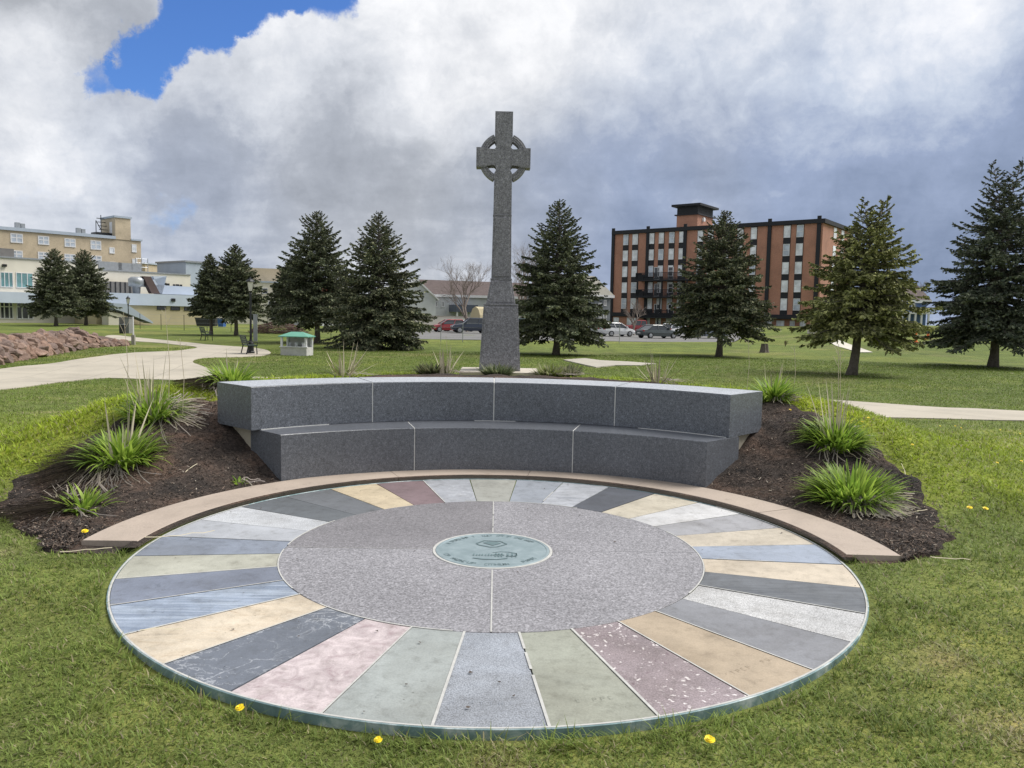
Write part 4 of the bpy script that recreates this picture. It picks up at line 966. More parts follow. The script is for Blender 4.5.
g = Facade('retaining_wall', 'pale concrete retaining wall glimpsed under the leaning spruce', 'wall', 808, 88, 872, 84, base=.1)
g.part('wall', M_CREAM, [(0, g.L, 0, .5, -.5, g.on(840, 326)[1])]); g.part('coping', M_SLABC, [(-.1, g.L+.1, -.08, .58, g.on(840, 326)[1], g.on(840, 326)[1]+.12)])
g = Facade('low_wall', 'low pale concrete wall in front of the long grey house', 'wall', 412, 104, 470, 106, base=-.6)
g.part('wall', M_CREAM, [(0, g.L, 0, .4, -.3, g.on(440, 316.5)[1])]); g.part('coping', M_SLABC, [(-.1, g.L+.1, -.06, .46, g.on(440, 316.5)[1], g.on(440, 316.5)[1]+.1)])

# ------------------------------------------------------------------ vehicles
M_TYRE = plain('tyre rubber', (.02, .02, .02, 1), .8); M_ALLOY = plain('alloy', lin(185, 188, 192, .8), .35, .7); M_CGLASS = glass_mat('car glass', (.035, .042, .05, 1), .08)
M_LAMP = plain('clear lamp lens', lin(225, 228, 230, .85), .2); M_TAIL = plain('red lamp lens', (.35, .02, .02, 1), .25); M_PLATE = plain('number plate blank', lin(215, 215, 215, .8), .5)
def car(kind, colour, label, px, py_base, depth, heading, paint_name):
    c = P(px, py_base, depth); z = tz(c.x, c.y)+.035
    t = thing({'hatch': 'hatchback_car', 'sedan': 'sedan_car', 'suv': 'sport_utility_car', 'pickup': 'pickup_truck'}[kind], label, {'pickup': 'pickup truck'}.get(kind, 'car'), (c.x, c.y, z), heading, 'cars parked in the lot')
    m, nt, b = new_mat(paint_name); b.inputs['Base Color'].default_value = colour; b.inputs['Roughness'].default_value = .3; b.inputs['Coat Weight'].default_value = .6
    n = ntex(nt, 1.5, 4); nt.links.new(nramp(nt, n, [(.3, k_(colour, .88)), (.7, k_(colour, 1.08))]), b.inputs['Base Color'])
    # +x is the nose. stations: x, z_bottom, z_belt, half width
    S = {'sedan': ([(-2.3, .42, .78, .70), (-2.2, .30, .92, .80), (-1.5, .24, .96, .88), (0, .22, .95, .90), (.95, .22, .93, .88), (1.9, .26, .80, .84), (2.25, .34, .66, .72), (2.32, .40, .58, .62)], (-1.75, -1.05, .25, 1.05, 1.42)),
         'hatch': ([(-1.95, .42, .84, .70), (-1.88, .30, .98, .80), (-1.2, .24, .99, .86), (0, .22, .96, .87), (.85, .22, .93, .86), (1.6, .26, .82, .82), (1.95, .34, .66, .72), (2.02, .42, .58, .6)], (-1.9, -1.6, .15, .98, 1.50)),
         'suv': ([(-2.2, .46, .95, .76), (-2.1, .36, 1.10, .86), (-1.3, .32, 1.12, .92), (0, .30, 1.10, .93), (1.0, .30, 1.08, .92), (1.9, .34, 1.0, .88), (2.2, .42, .82, .76), (2.26, .5, .7, .68)], (-2.1, -1.85, .25, 1.0, 1.75)),
         'pickup': ([(-2.75, .5, 1.0, .86), (-2.7, .42, 1.08, .90), (-1.3, .38, 1.10, .93), (0, .36, 1.10, .94), (1.2, .36, 1.08, .93), (2.3, .40, 1.02, .90), (2.65, .46, .85, .82), (2.72, .55, .75, .76)], (-.85, -.7, .55, 1.2, 1.82))}[kind]
    st, (gx0, gx1, gx2, gx3, gz) = S; B = MB(); vs = []; fs = []
    for x, zb, zt, w in st:
        vs += [(x, -w*.92, zb), (x, -w, (zb+zt)*.5), (x, -w*.95, zt-.04), (x, -w*.72, zt), (x, w*.72, zt), (x, w*.95, zt-.04), (x, w, (zb+zt)*.5), (x, w*.92, zb)]
    for i in range(len(st)-1):
        for k in range(8): fs.append((i*8+k, i*8+(k+1) % 8, (i+1)*8+(k+1) % 8, (i+1)*8+k))
    fs += [tuple(range(8)), tuple((len(st)-1)*8+k for k in range(8))]
    B.add(vs, fs); body = B.build('body', m, t, smooth=False, bevel=.02)
    zb = st[3][2]-.03; w0, w1 = st[3][3]*.94, st[3][3]*.74
    def cab(x0, x1, x2, x3, za, zt, k0=1., k1=1.):
        return [(x0, -w0*k0, za), (x3, -w0*k0, za), (x3, w0*k0, za), (x0, w0*k0, za), (x1, -w1*k1, zt), (x2, -w1*k1, zt), (x2, w1*k1, zt), (x1, w1*k1, zt)]
    FB = [(0, 3, 2, 1), (4, 5, 6, 7), (0, 1, 5, 4), (1, 2, 6, 5), (2, 3, 7, 6), (3, 0, 4, 7)]
    MB().add(cab(gx0, gx1, gx2, gx3, zb, gz-.07), FB).build('windows', M_CGLASS, t)
    MB().add([(gx1-.08, -w1*1.04, gz-.08), (gx2+.05, -w1*1.04, gz-.08), (gx2+.05, w1*1.04, gz-.08), (gx1-.08, w1*1.04, gz-.08), (gx1+.05, -w1*.9, gz), (gx2-.15, -w1*.9, gz), (gx2-.15, w1*.9, gz), (gx1+.05, w1*.9, gz)], FB).build('roof', m, t, bevel=.02)
    for sy in (-1, 1):
        for (xa, xb) in ((gx3, gx2), (gx0, gx1), ((gx0+gx3)/2-.1, (gx1+gx2)/2-.05)):
            MB().tube([(xa, sy*w0*1.0, zb), (xb, sy*w1*1.02, gz-.05)], .045, 6).build('pillar', m, t)
        MB().box(gx3-.3, gx3-.15, min(sy*w0, sy*(w0+.16)), max(sy*w0, sy*(w0+.16)), zb+.05, zb+.2).build('mirror', m, t)
    wr = {'sedan': .31, 'hatch': .31, 'suv': .36, 'pickup': .39}[kind]
    for x in (st[1][0]+.75, st[-2][0]-.78):
        for sy in (-1, 1):
            y = sy*(st[3][3]-.09); wh = MB(); n = 18
            vs = [(x+r*math.cos(2*PI*k/n), y+d, wr+r*math.sin(2*PI*k/n)) for d, r in ((-.1, wr*.93), (-.1, wr), (.1, wr), (.1, wr*.93)) for k in range(n)]
            fs = [(i*n+k, i*n+(k+1) % n, (i+1)*n+(k+1) % n, (i+1)*n+k) for i in range(3) for k in range(n)]+[tuple(range(n)), tuple(3*n+k for k in range(n))]
            wh.add(vs, fs); w = wh.build('wheel', M_TYRE, t)
            hb = MB(); yo = y+sy*.104; n = 14; hb.add([(x+wr*.64*math.cos(2*PI*k/n), yo, wr+wr*.64*math.sin(2*PI*k/n)) for k in range(n)]+[(x, yo+sy*.02, wr)], [(k, (k+1) % n, n) for k in range(n)]); hb.build('hub', M_ALLOY, w, recalc=False)
    xn, xt = st[-2][0], st[1][0]
    for sy in (-1, 1):
        y0, y1 = sorted((sy*st[-2][3]*.5, sy*st[-2][3]*.96)); MB().box(xn-.10, xn+.05, y0, y1, st[-2][2]-.12, st[-2][2]+.03).build('headlight', M_LAMP, t)
        y0, y1 = sorted((sy*st[1][3]*.5, sy*st[1][3]*.97)); MB().box(xt-.07, xt+.14, y0, y1, st[1][2]-.24, st[1][2]-.06).build('taillight', M_TAIL, t)
    MB().box(xt-.14, xt-.02, -.26, .26, .5, .62).build('number_plate', M_PLATE, t)
    MB().box(xn+.02, xn+.09, -.5, .5, st[-2][1]+.06, st[-2][1]+.2).build('grille', M_TRIM, t)
    if kind == 'pickup': MB().box(-2.6, -.95, -.72, .72, 1.101, 1.13).build('cargo_bed', M_TRIM, t)
    return t
R_ = math.radians
WHITE = lin(228, 230, 232, .85); RED = (.30, .02, .025, 1)
car('hatch', WHITE, 'white hatchback parked left of the grey sedan, tail to the road', 616.5, 336.5, 86, R_(22), 'white car paint')
car('sedan', lin(74, 84, 86, .8), 'grey sedan with red tail lamps parked nearest the lawn', 657, 338, 82, R_(25), 'grey car paint')
car('pickup', RED, 'bright red pickup standing beside the brick apartments', 640, 331, 112, R_(178), 'red pickup paint')
car('hatch', lin(232, 234, 238, .9), 'white car half hidden behind the grey sedan and spruce', 677, 336, 93, R_(35), 'white car paint')
car('sedan', lin(140, 150, 165, .8), 'silver blue sedan parked under the spruce boughs', 706, 337, 84, R_(150), 'silver blue paint')
car('sedan', lin(196, 202, 208, .85), 'pale grey car parked at far left of the row behind the fence', 458, 331, 98, R_(195), 'silver paint')
car('hatch', RED, 'dark red hatchback parked just left of the navy car', 447.5, 334, 92, R_(198), 'dark red paint')
car('suv', (.02, .032, .06, 1), 'navy blue car parked directly left of the cross pedestal', 471, 335.5, 88, R_(192), 'navy paint')
car('sedan', (.13, .02, .03, 1), 'maroon car seen just above the navy car by the pedestal', 488, 331.5, 104, R_(185), 'maroon paint')
car('hatch', WHITE, 'white car seen between the pedestal and the spruce', 531, 334.5, 92, R_(160), 'white car paint')
car('suv', (.06, .10, .10, 1), 'dark teal car just right of the cross pedestal', 519, 333.5, 97, R_(170), 'dark teal paint')

# ------------------------------------------------------------------ spruces
M_NEEDLE = attr_mat('spruce needles', 'tint', .75, .2)
def spruce(label, px, py_b, py_t, half_px, seed, name='spruce_tree', low=.10, lean=0., forks=0, tone=(.080, .098, .060), tip=(.165, .178, .105), depth=None, dens=1.0, trunk_k=1., top_dx=0.):
    rn = np.random.default_rng(seed); b = G(px, py_b) if depth is None else onground(px, depth)
    dep = (b-CAM).dot(FW); top = P(px, py_t, dep); H = top.z-b.z; R = half_px*dep/F_PX
    t = thing(name, label, 'spruce', b, 0., 'spruce trees on the lawn')
    lx = (P(px+top_dx, py_t, dep)-top).length*np.sign(top_dx) if top_dx else 0.
    def axis(h): return np.array([lx*(h/H)+lean*math.sin(min(1, h/H*2)*PI/2)*.0, 0, h])
    r0 = H*.0225*trunk_k
    tr = MB(); tr.tube([tuple(axis(h)+np.array([.03*math.sin(h*2), .03*math.cos(h*1.7), 0])) for h in np.linspace(-.15, H*(.80 if forks else .97), 12)], [r0*(1.35 if i == 0 else 1)*(1-i/12.2) for i in range(12)], 9)
    tr.build('trunk', M_BARK, t, smooth=True)
    V = []; C = []; nb = int(310*dens); br = MB()
    tops = [(0., 0., 1.)]
    if forks: tops = [(-.058*H, .03*H, .965), (.058*H, -.02*H, 1.0)]
    golden = 2.39996
    for i in range(nb):
        f = (i+.5)/nb; h = low*H+(1-low)*H*(1-(1-f)**.78)*.985; u = (h-low*H)/(H*(1-low))
        az = i*golden+rn.uniform(-.5, .5)
        prof = (1-u)**.78*(.66+.34*min(1, u*5+.25)); L = 1.12*R*prof*rn.uniform(.72, 1.12)+.14*(1-.8*u)
        if rn.random() < .10: L *= .6
        el = -.28+.95*u**1.2+rn.uniform(-.12, .12)
        base = axis(h)
        if forks and u > .62: q = tops[i % 2]; k = (u-.62)/.38; base = base+np.array([q[0]*k, q[1]*k, 0])*1.0; L *= .85-.25*k
        d0 = np.array([math.cos(az)*math.cos(el), math.sin(az)*math.cos(el), math.sin(el)])
        side = np.array([-math.sin(az), math.cos(az), 0]); npt = max(3, int(L/.15)+1)
        cl = rn.uniform(.70, 1.35)       # branch to branch variation of the needles
        def pos(s): return base+d0*L*s+np.array([0, 0, 1])*L*(-.22*s*s*(1-u)+.16*s**4)
        br.tube([tuple(pos(s)) for s in (0, .35, .7, .98)], [r0*.22*(1-u*.6), r0*.16*(1-u*.6), r0*.09, .006], 4, cap=False)
        for j in range(npt*2+2):
            s = rn.uniform(.12, 1.0)**.8; p = pos(s); w = (.34*L*(1-s)+.22*(1-.8*u))*rn.uniform(.7, 1.25)
            sg = 1 if j % 2 else -1; ang = rn.uniform(.35, 1.15)*sg
            td = d0*math.cos(ang)+side*math.sin(ang)+np.array([0, 0, rn.uniform(-.55, .18)]); td /= np.linalg.norm(td)
            nq = 4+int(w/.11)
            for q in range(nq):
                fr = (q+rn.uniform(.1, .9))/nq; c = p+td*w*fr
                dd = td+rn.normal(0, .45, 3); dd /= np.linalg.norm(dd); l = rn.uniform(.10, .18)*(1+.04*dep/10)*(1-.48*u**2)
                nn = np.cross(dd, rn.normal(0, 1, 3)); nn /= np.linalg.norm(nn)+1e-9; hw = l*rn.uniform(.20, .36)
                V += [c-dd*l*.5, c+nn*hw, c+dd*l*.6, c-nn*hw]
                g = rn.uniform(.65, 1.4)*cl; isT = rn.random() < .30+.25*(fr > .7)
                col = (np.array(tip) if isT else np.array(tone))*g; C += [col]*4
    # leader
    for q in tops:
        for k in range(14):
            c = axis(H*(.93+.07*k/14)*q[2])+np.array([q[0], q[1], 0]); dd = np.array([rn.normal(0, .5), rn.normal(0, .5), .8]); dd /= np.linalg.norm(dd); l = .16; nn = np.cross(dd, rn.normal(0, 1, 3)); nn /= np.linalg.norm(nn)
            V += [c-dd*l*.5, c+nn*.04, c+dd*l*.6, c-nn*.04]; C += [np.array(tone)*rn.uniform(.8, 1.4)]*4
    V = np.array(V); np_mesh('crown', V, np.arange(len(V)).reshape(-1, 4), M_NEEDLE, np.array(C), t)
    br.build('branches', M_BARK, t, recalc=False)
    return t
OL = (.145, .160, .065); OLT = (.33, .335, .14)
spruce('tall dark spruce beside the green roofed kiosk', 317, 343, 212, 50, 1, low=.24)
spruce('bushy spruce with boughs to the ground, left of the bare tree', 378, 349, 213, 56, 2, low=.10, tip=(.195, .20, .12))
spruce('symmetrical dark spruce right of the granite cross', 556, 355, 201, 54, 3, low=.17)
spruce('full spruce standing before the brick apartments', 719, 357, 212, 54, 4, low=.24, tip=(.20, .205, .12))
spruce('olive spruce with two tops and a leaning grey trunk', 852, 375, 197, 62, 5, low=.27, forks=1, tone=OL, tip=OLT, top_dx=14, trunk_k=1.25, dens=.9)
spruce('darkest and tallest spruce at the right edge', 993, 367, 161, 70, 6, low=.17, forks=1, tone=(.075, .094, .066), tip=(.15, .165, .11), dens=1.1)
spruce('left tree of the spruce pair above the rock bank', 56, 326, 249, 27, 7, low=.24)
spruce('right tree of the spruce pair above the rock bank', 86, 325.5, 250, 30, 8, low=.24)
spruce('shorter left spruce of the pair behind the far bench', 211, 335, 254, 20, 9, low=.30)
spruce('taller right spruce of the pair behind the lamp post', 236, 335.5, 245, 32, 10, low=.28)
spruce('small spruce half hidden left of the kiosk tree', 292, 333, 258, 27, 11, low=.26)

# ------------------------------------------------------------------ bare trees and shrubs
M_TWIG = plain('bare grey twigs', (.21, .175, .15, 1), .9, var=.3, scale=4)
def bare_tree(name, label, cat, base, H, seed, spread=.55, mat=None, depth=6, trunk=.022, n0=5, first=.28):
    rn = random.Random(seed); t = thing(name, label, cat, base, 0); tr = MB(); tw = MB()
    def grow(p, d, l, r, k):
        m = tr if k < 2 else tw; pts = [p]; q = p.copy(); dd = d.copy()
        for i in range(3): dd = (dd+Vector((rn.uniform(-1, 1), rn.uniform(-1, 1), rn.uniform(-.3, .8)))*.13).normalized(); q = q+dd*l/3; pts.append(q.copy())
        m.tube([tuple(v) for v in pts], [r, r*.9, r*.8, r*.68], 6 if k < 2 else 3, cap=False)
        if k >= depth: return
        for i in range(n0 if k == 0 else rn.choice((2, 3, 3))):
            fr = rn.uniform(.45, 1) if k else rn.uniform(.55, 1); b = pts[0].lerp(pts[-1], fr) if i else pts[-1]
            a = rn.uniform(0, 2*PI); o = dd.orthogonal().normalized(); o2 = dd.cross(o)
            nd = (dd*(1-spread*.35)+(o*math.cos(a)+o2*math.sin(a))*spread*rn.uniform(.6, 1.3)+Vector((0, 0, .18))).normalized()
            grow(b, nd, l*rn.uniform(.62, .82), r*.58, k+1)
    grow(Vector((0, 0, -.1)), Vector((0, 0, 1)), H*first, H*trunk, 0)
    tr.build('trunk', mat or M_TWIG, t, smooth=True, recalc=False); tw.build('twigs', mat or M_TWIG, t, recalc=False); return t
b = onground(467, 96); bare_tree('bare_tree', 'bare leafless tree in front of the brown roofed house', 'tree', b, 10.8, 3, .60, depth=7, trunk=.017)
b = onground(521, 112); bare_tree('bare_tree', 'bare tree top showing between the cross and the dark spruce', 'tree', b, 14.5, 5, .55, depth=7, trunk=.018)
b = onground(634.5, 96); bare_tree('bare_tree', 'thin young bare tree before the brick apartments', 'tree', b, 6.2, 8, .6, depth=5)
b = onground(921, 104); bare_tree('bare_tree', 'grey bare tree behind the blue house', 'tree', b, 8.5, 12, .62, depth=5)
b = G(785, 347); bare_tree('bare_shrub', 'small leafless shrub on the slope near the stump', 'shrub', b, 1.5, 9, .5, depth=4, n0=7, first=.18, mat=plain('brown twigs', (.12, .08, .055, 1), .9))
def brush():
    b = G(278, 334); t = thing('brush_heap', 'low heap of reddish bare brush behind the near lamp post', 'brush', b, 0); rn = random.Random(4); m = MB()
    for i in range(420):
        x = rn.uniform(-2.2, 2.2); y = rn.uniform(-.8, .8); z = rn.uniform(0, 1.0)*(1-(x/2.4)**2); a = rn.uniform(0, PI); l = rn.uniform(.3, .9)
        m.tube([(x-l*math.cos(a), y, z+.05), (x, y+rn.uniform(-.2, .2), z+.18), (x+l*math.cos(a), y, z+rn.uniform(0, .2))], .018, 3, cap=False)
    m.build('stems', plain('red brown stems', (.16, .10, .09, 1), .9, var=.3), t, recalc=False)
brush()

# ------------------------------------------------------------------ rock bank
def rocks():
    m, nt, b = new_mat('red sandstone boulders')
    a = ntex(nt, .9, 8, .65, .5); f = ntex(nt, 7, 6, .7)
    oi = nt.nodes.new('ShaderNodeObjectInfo')
    col = nramp(nt, a, [(.3, (.14, .095, .075)), (.5, (.25, .175, .14)), (.7, (.36, .28, .235))])
    col = nmix(nt, .8, col, nramp(nt, f, [(.3, (.55,)*3), (.55, (1,)*3), (.75, (1.3,)*3)]), 'MULTIPLY')
    col = nmix(nt, .9, col, nramp(nt, oi.outputs['Random'], [(0, (.72, .74, .8)), (.5, (1,)*3), (1, (1.22, 1.1, 1.02))]), 'MULTIPLY')
    nt.links.new(col, b.inputs['Base Color']); b.inputs['Roughness'].default_value = .9; nbump(nt, b, f, .8, .05)
    meshes = []
    for v in range(7):
        bm = bmesh.new(); bmesh.ops.create_icosphere(bm, subdivisions=3, radius=1); rn = random.Random(v)
        planes = [(Vector((rn.gauss(0, 1), rn.gauss(0, 1), rn.gauss(0, .8))).normalized(), rn.uniform(.45, .8)) for _ in range(11)]
        for q in bm.verts:
            p = q.co.copy()
            for n, d in planes:
                e = p.dot(n)-d
                if e > 0: p -= n*e*.92
            p += p.normalized()*(mnoise.noise(p*2.2+Vector((v*5, 0, 0)))*.12+mnoise.noise(p*6+Vector((v, 0, 0)))*.04); q.co = p
        me = bpy.data.meshes.new('boulder'); bm.to_mesh(me); bm.free(); me.materials.append(m)
        for pl in me.polygons: pl.use_smooth = False
        meshes.append(me)
    rn = random.Random(21); edge = [GP(*q) for q in [(-34, 369, -.55), (0, 362.5, -.55), (30, 357, -.55), (60, 352.5, -.58), (100, 347.5, -.6), (128, 346, -.6)]]
    fill = MB(); prof = []
    def bank(s, k):
        """s along the foot 0..1, k metres back"""
        i = min(int(s*5), 4); p = edge[i].lerp(edge[i+1], s*5-i); dirv = Vector((-.42, .9, 0)).normalized()
        q = p+dirv*k; hmax = .72*min(1, (1-s)*2.6+.22)
        return Vector((q.x, q.y, tz(q.x, q.y)+hmax*max(0., min(1, k/5.2))**.85))
    ns, nk = 30, 14; vs = []
    for i in range(ns+1):
        for k in range(nk+1): v = bank(i/ns, k*.55); vs.append((v.x, v.y, v.z-.15-(1.2 if k == nk else 0)))
    fill.add(vs, [(i*(nk+1)+k, (i+1)*(nk+1)+k, (i+1)*(nk+1)+k+1, i*(nk+1)+k+1) for i in range(ns) for k in range(nk)])
    tag(fill.build('earth_bank', plain('red earth', (.10, .065, .05, 1), .95), recalc=False), kind='structure')
    cnt = 0
    for k in range(11):
        s = rn.uniform(0, .03)
        while s < 1:
            if k <= 2 or s < .97-.03*k:
                v = bank(s, k*.56+rn.uniform(-.2, .2)); o = bpy.data.objects.new('boulder', meshes[rn.randrange(7)]); COL.objects.link(o)
                sz = rn.uniform(.20, .46)*(1.0 if s < .75 else .75); o.scale = (sz*rn.uniform(.9, 1.45), sz*rn.uniform(.8, 1.2), sz*rn.uniform(.6, .9)); o.rotation_euler = (rn.uniform(-.3, .3), rn.uniform(-.3, .3), rn.uniform(0, 6.3))
                o.location = (v.x, v.y, v.z+sz*.18)
                tag(o, 'rough reddish brown boulder in the rock bank beside the left path', 'boulder', 'boulders of the rock bank'); cnt += 1
            s += rn.uniform(.024, .044)
rocks()

# ------------------------------------------------------------------ park furniture
M_LGLASS = plain('frosted lamp glass', lin(215, 215, 205, .85), .4)
def lamp(label, base, H):
    t = thing('street_lamp', label, 'street lamp', base, .3, 'lamp posts along the path'); k = H/4.2
    MB().lathe([(.20*k, 0), (.20*k, .10), (.16*k, .14), (.15*k, .55), (.11*k, .62), (.075*k, .75), (.06*k, 1.2), (.052*k, H-.85), (.075*k, H-.82), (.05*k, H-.76), (.09*k, H-.70), (.12*k, H-.66)], 12).build('post', M_DARK, t, smooth=False)
    z0, z1 = H-.65, H-.2
    MB().add([(sx*r, sy*r, z) for z, r in ((z0, .10*k), (z1, .17*k)) for sx, sy in ((-1, -1), (1, -1), (1, 1), (-1, 1))], [(0, 3, 2, 1), (4, 5, 6, 7), (0, 1, 5, 4), (1, 2, 6, 5), (2, 3, 7, 6), (3, 0, 4, 7)]).build('lantern_glass', M_LGLASS, t)
    fr = MB()
    for sx, sy in ((-1, -1), (1, -1), (1, 1), (-1, 1)): fr.tube([(sx*.102*k, sy*.102*k, z0), (sx*.172*k, sy*.172*k, z1)], .014*k, 5)
    fr.build('lantern_frame', M_DARK, t)
    MB().lathe([(.245*k, z1), (.25*k, z1+.03), (.15*k, z1+.13), (.05*k, z1+.18), (.03*k, z1+.26), (.005, z1+.28)], 8).build('lantern_cap', M_DARK, t)
bN = GP(251, 354, -.6); dN = (bN-CAM).dot(FW); lamp('black lamp post with a lantern beside the near bench', bN, P(251, 278.5, dN).z-bN.z)
bF = onground(128.5, 70); dF = (bF-CAM).dot(FW); lf = lamp('farther black lamp post by the sloping stair roof', bF, P(128.5, 296.5, dF).z-bF.z)
def park_bench(label, base, rz):
    t = thing('park_bench', label, 'bench', base, rz, 'park benches by the path'); Mg = plain('dark green slats', (.025, .045, .035, 1), .6)
    for y in np.linspace(-.2, .2, 5): MB().box(-.8, .8, y-.04, y+.04, .43, .465).build('seat_slat', Mg, t)
    for i in range(4): z = .54+i*.11; yb = .25+i*.03; MB().box(-.8, .8, yb, yb+.03, z, z+.085).build('back_slat', Mg, t)
    for x in (-.72, .72):
        m = MB(); m.tube([(x, -.22, 0), (x, -.2, .42), (x, .22, .42), (x, .36, .95)], .03, 6); m.tube([(x, .3, 0), (x, .2, .42)], .03, 6); m.tube([(x, -.22, .42), (x, -.24, .62), (x, .26, .64)], .025, 6)
        m.build('side_frame', M_DARK, t)
park_bench('dark slatted bench at the foot of the near lamp post', GP(252, 354.3, -.6)+Vector((-.05, -.2, .03)), R_(118))
park_bench('dark slatted bench farther along the path by the spruce pair', GP(207, 340, -.5), R_(122))

def kiosk():
    b = GP(297, 355.5, -.6); t = thing('kiosk', 'small white wooden kiosk with a green hipped roof on the lawn', 'kiosk', b, R_(-6))
    w, d, h = .68, .5, .95
    MB().box(-w, w, -d, d, 0, .42).build('lower_panel', plain('weathered white boards', lin(196, 196, 192, .85), .7, var=.15, scale=5), t)
    for x in (-w+.05, w-.05):
        for y in (-d+.05, d-.05): MB().box(x-.05, x+.05, y-.05-.002*(y < 0), y+.05, .421, h).build('post', M_WHITE, t)
    MB().box(-w-.04, w+.04, -d-.06, -d+.14, .43, .47).build('counter', M_WHITE, t)
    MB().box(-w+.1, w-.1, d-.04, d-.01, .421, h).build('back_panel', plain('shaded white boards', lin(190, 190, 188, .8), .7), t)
    for x in (-.42, -.05, .32): MB().lathe([(.07, .425), (.10, .62), (.09, .66)], 10, x, .05).build('pot', M_WHITE, t)
    MB().box(-.44, -.39, -.3, -.1, .475, h-.02).build('inner_post', M_WHITE, t)
    e = .10; r = MB(); zt = h+.26
    r.add([(-w-e, -d-e, h), (w+e, -d-e, h), (w+e, d+e, h), (-w-e, d+e, h), (-w-e, -d-e, h+.04), (w+e, -d-e, h+.04), (w+e, d+e, h+.04), (-w-e, d+e, h+.04), (-.3, 0, zt), (.3, 0, zt)],
          [(0, 3, 2, 1), (0, 1, 5, 4), (1, 2, 6, 5), (2, 3, 7, 6), (3, 0, 4, 7), (4, 5, 9, 8), (5, 6, 9), (6, 7, 8, 9), (7, 4, 8)])
    r.build('roof', plain('green painted roof', lin(104, 166, 146, .8), .6, var=.1), t)
kiosk()

def posts():
    t = thing('white_post', 'slim white post standing behind the tip of the rock bank', 'post', GP(133.5, 345, -.6), 0)
    MB().tube([(0, 0, -.1), (0, 0, 1.75)], .05, 8).build('pole', M_WHITE, t); MB().box(-.1, .1, -.08, .08, 0, .62).build('base_sleeve', plain('grey sleeve', lin(165, 162, 150, .8), .7), t)
    t = thing('utility_cabinet', 'grey upright cabinet at the foot of the far lamp post', 'cabinet', onground(125.5, 67), 0)
    MB().box(-.42, .42, -.3, .3, 0, 1.3).build('body', plain('grey cabinet paint', lin(140, 142, 140, .8), .6), t, bevel=.02); MB().box(-.46, .46, -.34, .34, 1.3, 1.38).build('lid', M_SCREEN, t); MB().box(-.36, -.02, -.325, -.302, .1, 1.2).build('door', M_SCREEN, t)
    t = thing('litter_bin', 'dark litter bin left of the grey cabinet', 'bin', onground(122.3, 66), 0)
    MB().lathe([(.22, 0), (.26, .1), (.27, .75), (.2, .85)], 14).build('body', M_DARK, t); MB().lathe([(.28, .752), (.28, .80)], 14).build('rim', M_STEEL, t)
    t = thing('grey_post', 'grey slatted post standing right of the near lamp', 'post', GP(255.5, 342, -.6), 0); MB().box(-.14, .14, -.05, .05, -.1, 1.9).build('board', M_STEEL, t); MB().box(-.17, .17, -.07, .07, 1.9, 1.96).build('cap', M_STEEL, t)
    for i, (px, d, col, lab) in enumerate([(207, 96, (.03, .03, .035, 1), 'dark waste skip parked against the beige annex'), (222, 94, (.03, .10, .30, 1), 'blue recycling bin next to the dark skip')]):
        w = 1.25 if i == 0 else .34; h = 1.05 if i == 0 else 1.0; t = thing('waste_skip' if i == 0 else 'recycling_bin', lab, 'bin', onground(px, d), 0)
        MB().add([(sx*w*k, sy*.6*k, z) for z, k in ((.1, .85), (h, 1.)) for sx, sy in ((-1, -1), (1, -1), (1, 1), (-1, 1))], [(0, 3, 2, 1), (4, 5, 6, 7), (0, 1, 5, 4), (1, 2, 6, 5), (2, 3, 7, 6), (3, 0, 4, 7)]).build('body', plain('bin paint', col, .6), t)
        MB().box(-w*1.03, w*1.03, -.63, .63, h, h+.08).build('lid', plain('bin lid', k_(col, .7), .6), t)
    # tree stump
    b = G(764.5, 352.5); t = thing('tree_stump', 'grey sawn tree stump on the grass slope', 'stump', b, 0); rn = random.Random(3); m = MB(); n = 14
    vs = [((r+.05*math.sin(k*2.1)+.03*math.sin(k*3.7))*math.cos(2*PI*k/n), (r+.05*math.sin(k*2.1))*math.sin(2*PI*k/n), z) for r, z in ((.36, -.1), (.27, .15), (.22, .45), (.20, .62)) for k in range(n)]
    m.add(vs, [(i*n+k, i*n+(k+1) % n, (i+1)*n+(k+1) % n, (i+1)*n+k) for i in range(3) for k in range(n)]); m.build('bark', M_BARK, t, recalc=False)
    MB().add([(.2*math.cos(2*PI*k/n), .2*math.sin(2*PI*k/n), .61) for k in range(n)], [tuple(range(n))]).build('cut_face', plain('grey cut wood', (.28, .25, .21, 1), .9), t, recalc=False)
    # orange barriers far right
    Mo = plain('orange plastic', (.75, .16, .03, 1), .5)
    for i, (px, d, lab) in enumerate([(917, 72, 'orange work barrier nearest the path between the right spruces'), (929, 76, 'orange traffic cone post beyond the work barrier')]):
        t = thing('traffic_barrier', lab, 'barrier', onground(px, d), .2*i)
        MB().lathe([(.30, 0), (.30, .06), (.14, .07), (.09, .95), (.07, 1.0)], 12).build('body', Mo, t); MB().lathe([(.125, .55), (.112, .7)], 12).build('band', M_WHITE, t)
posts()

def fence():
    t = thing('wire_fence', 'thin wire fence on slender posts along the far side of the lawn', 'fence', (0, 0, 0)); pts = []
    for px, d in [(140, 80), (161, 79), (184, 78), (207, 77), (231, 76), (268, 72), (299, 70), (331, 66), (370, 64), (405, 63), (441, 62), (463, 62), (486, 62), (520, 63), (560, 64), (597, 65), (620, 66)]: pts.append(onground(px, d))
    for i, p in enumerate(pts): MB().tube([(p.x, p.y, p.z-.1), (p.x, p.y, p.z+1.55)], .028, 6).build('post', M_TRIM if i < 10 else M_STEEL, t)
    for z in (.35, .75, 1.15, 1.5): MB().tube([(p.x, p.y, p.z+z) for p in pts], .006, 3).build('wire', M_STEEL, t)
fence()

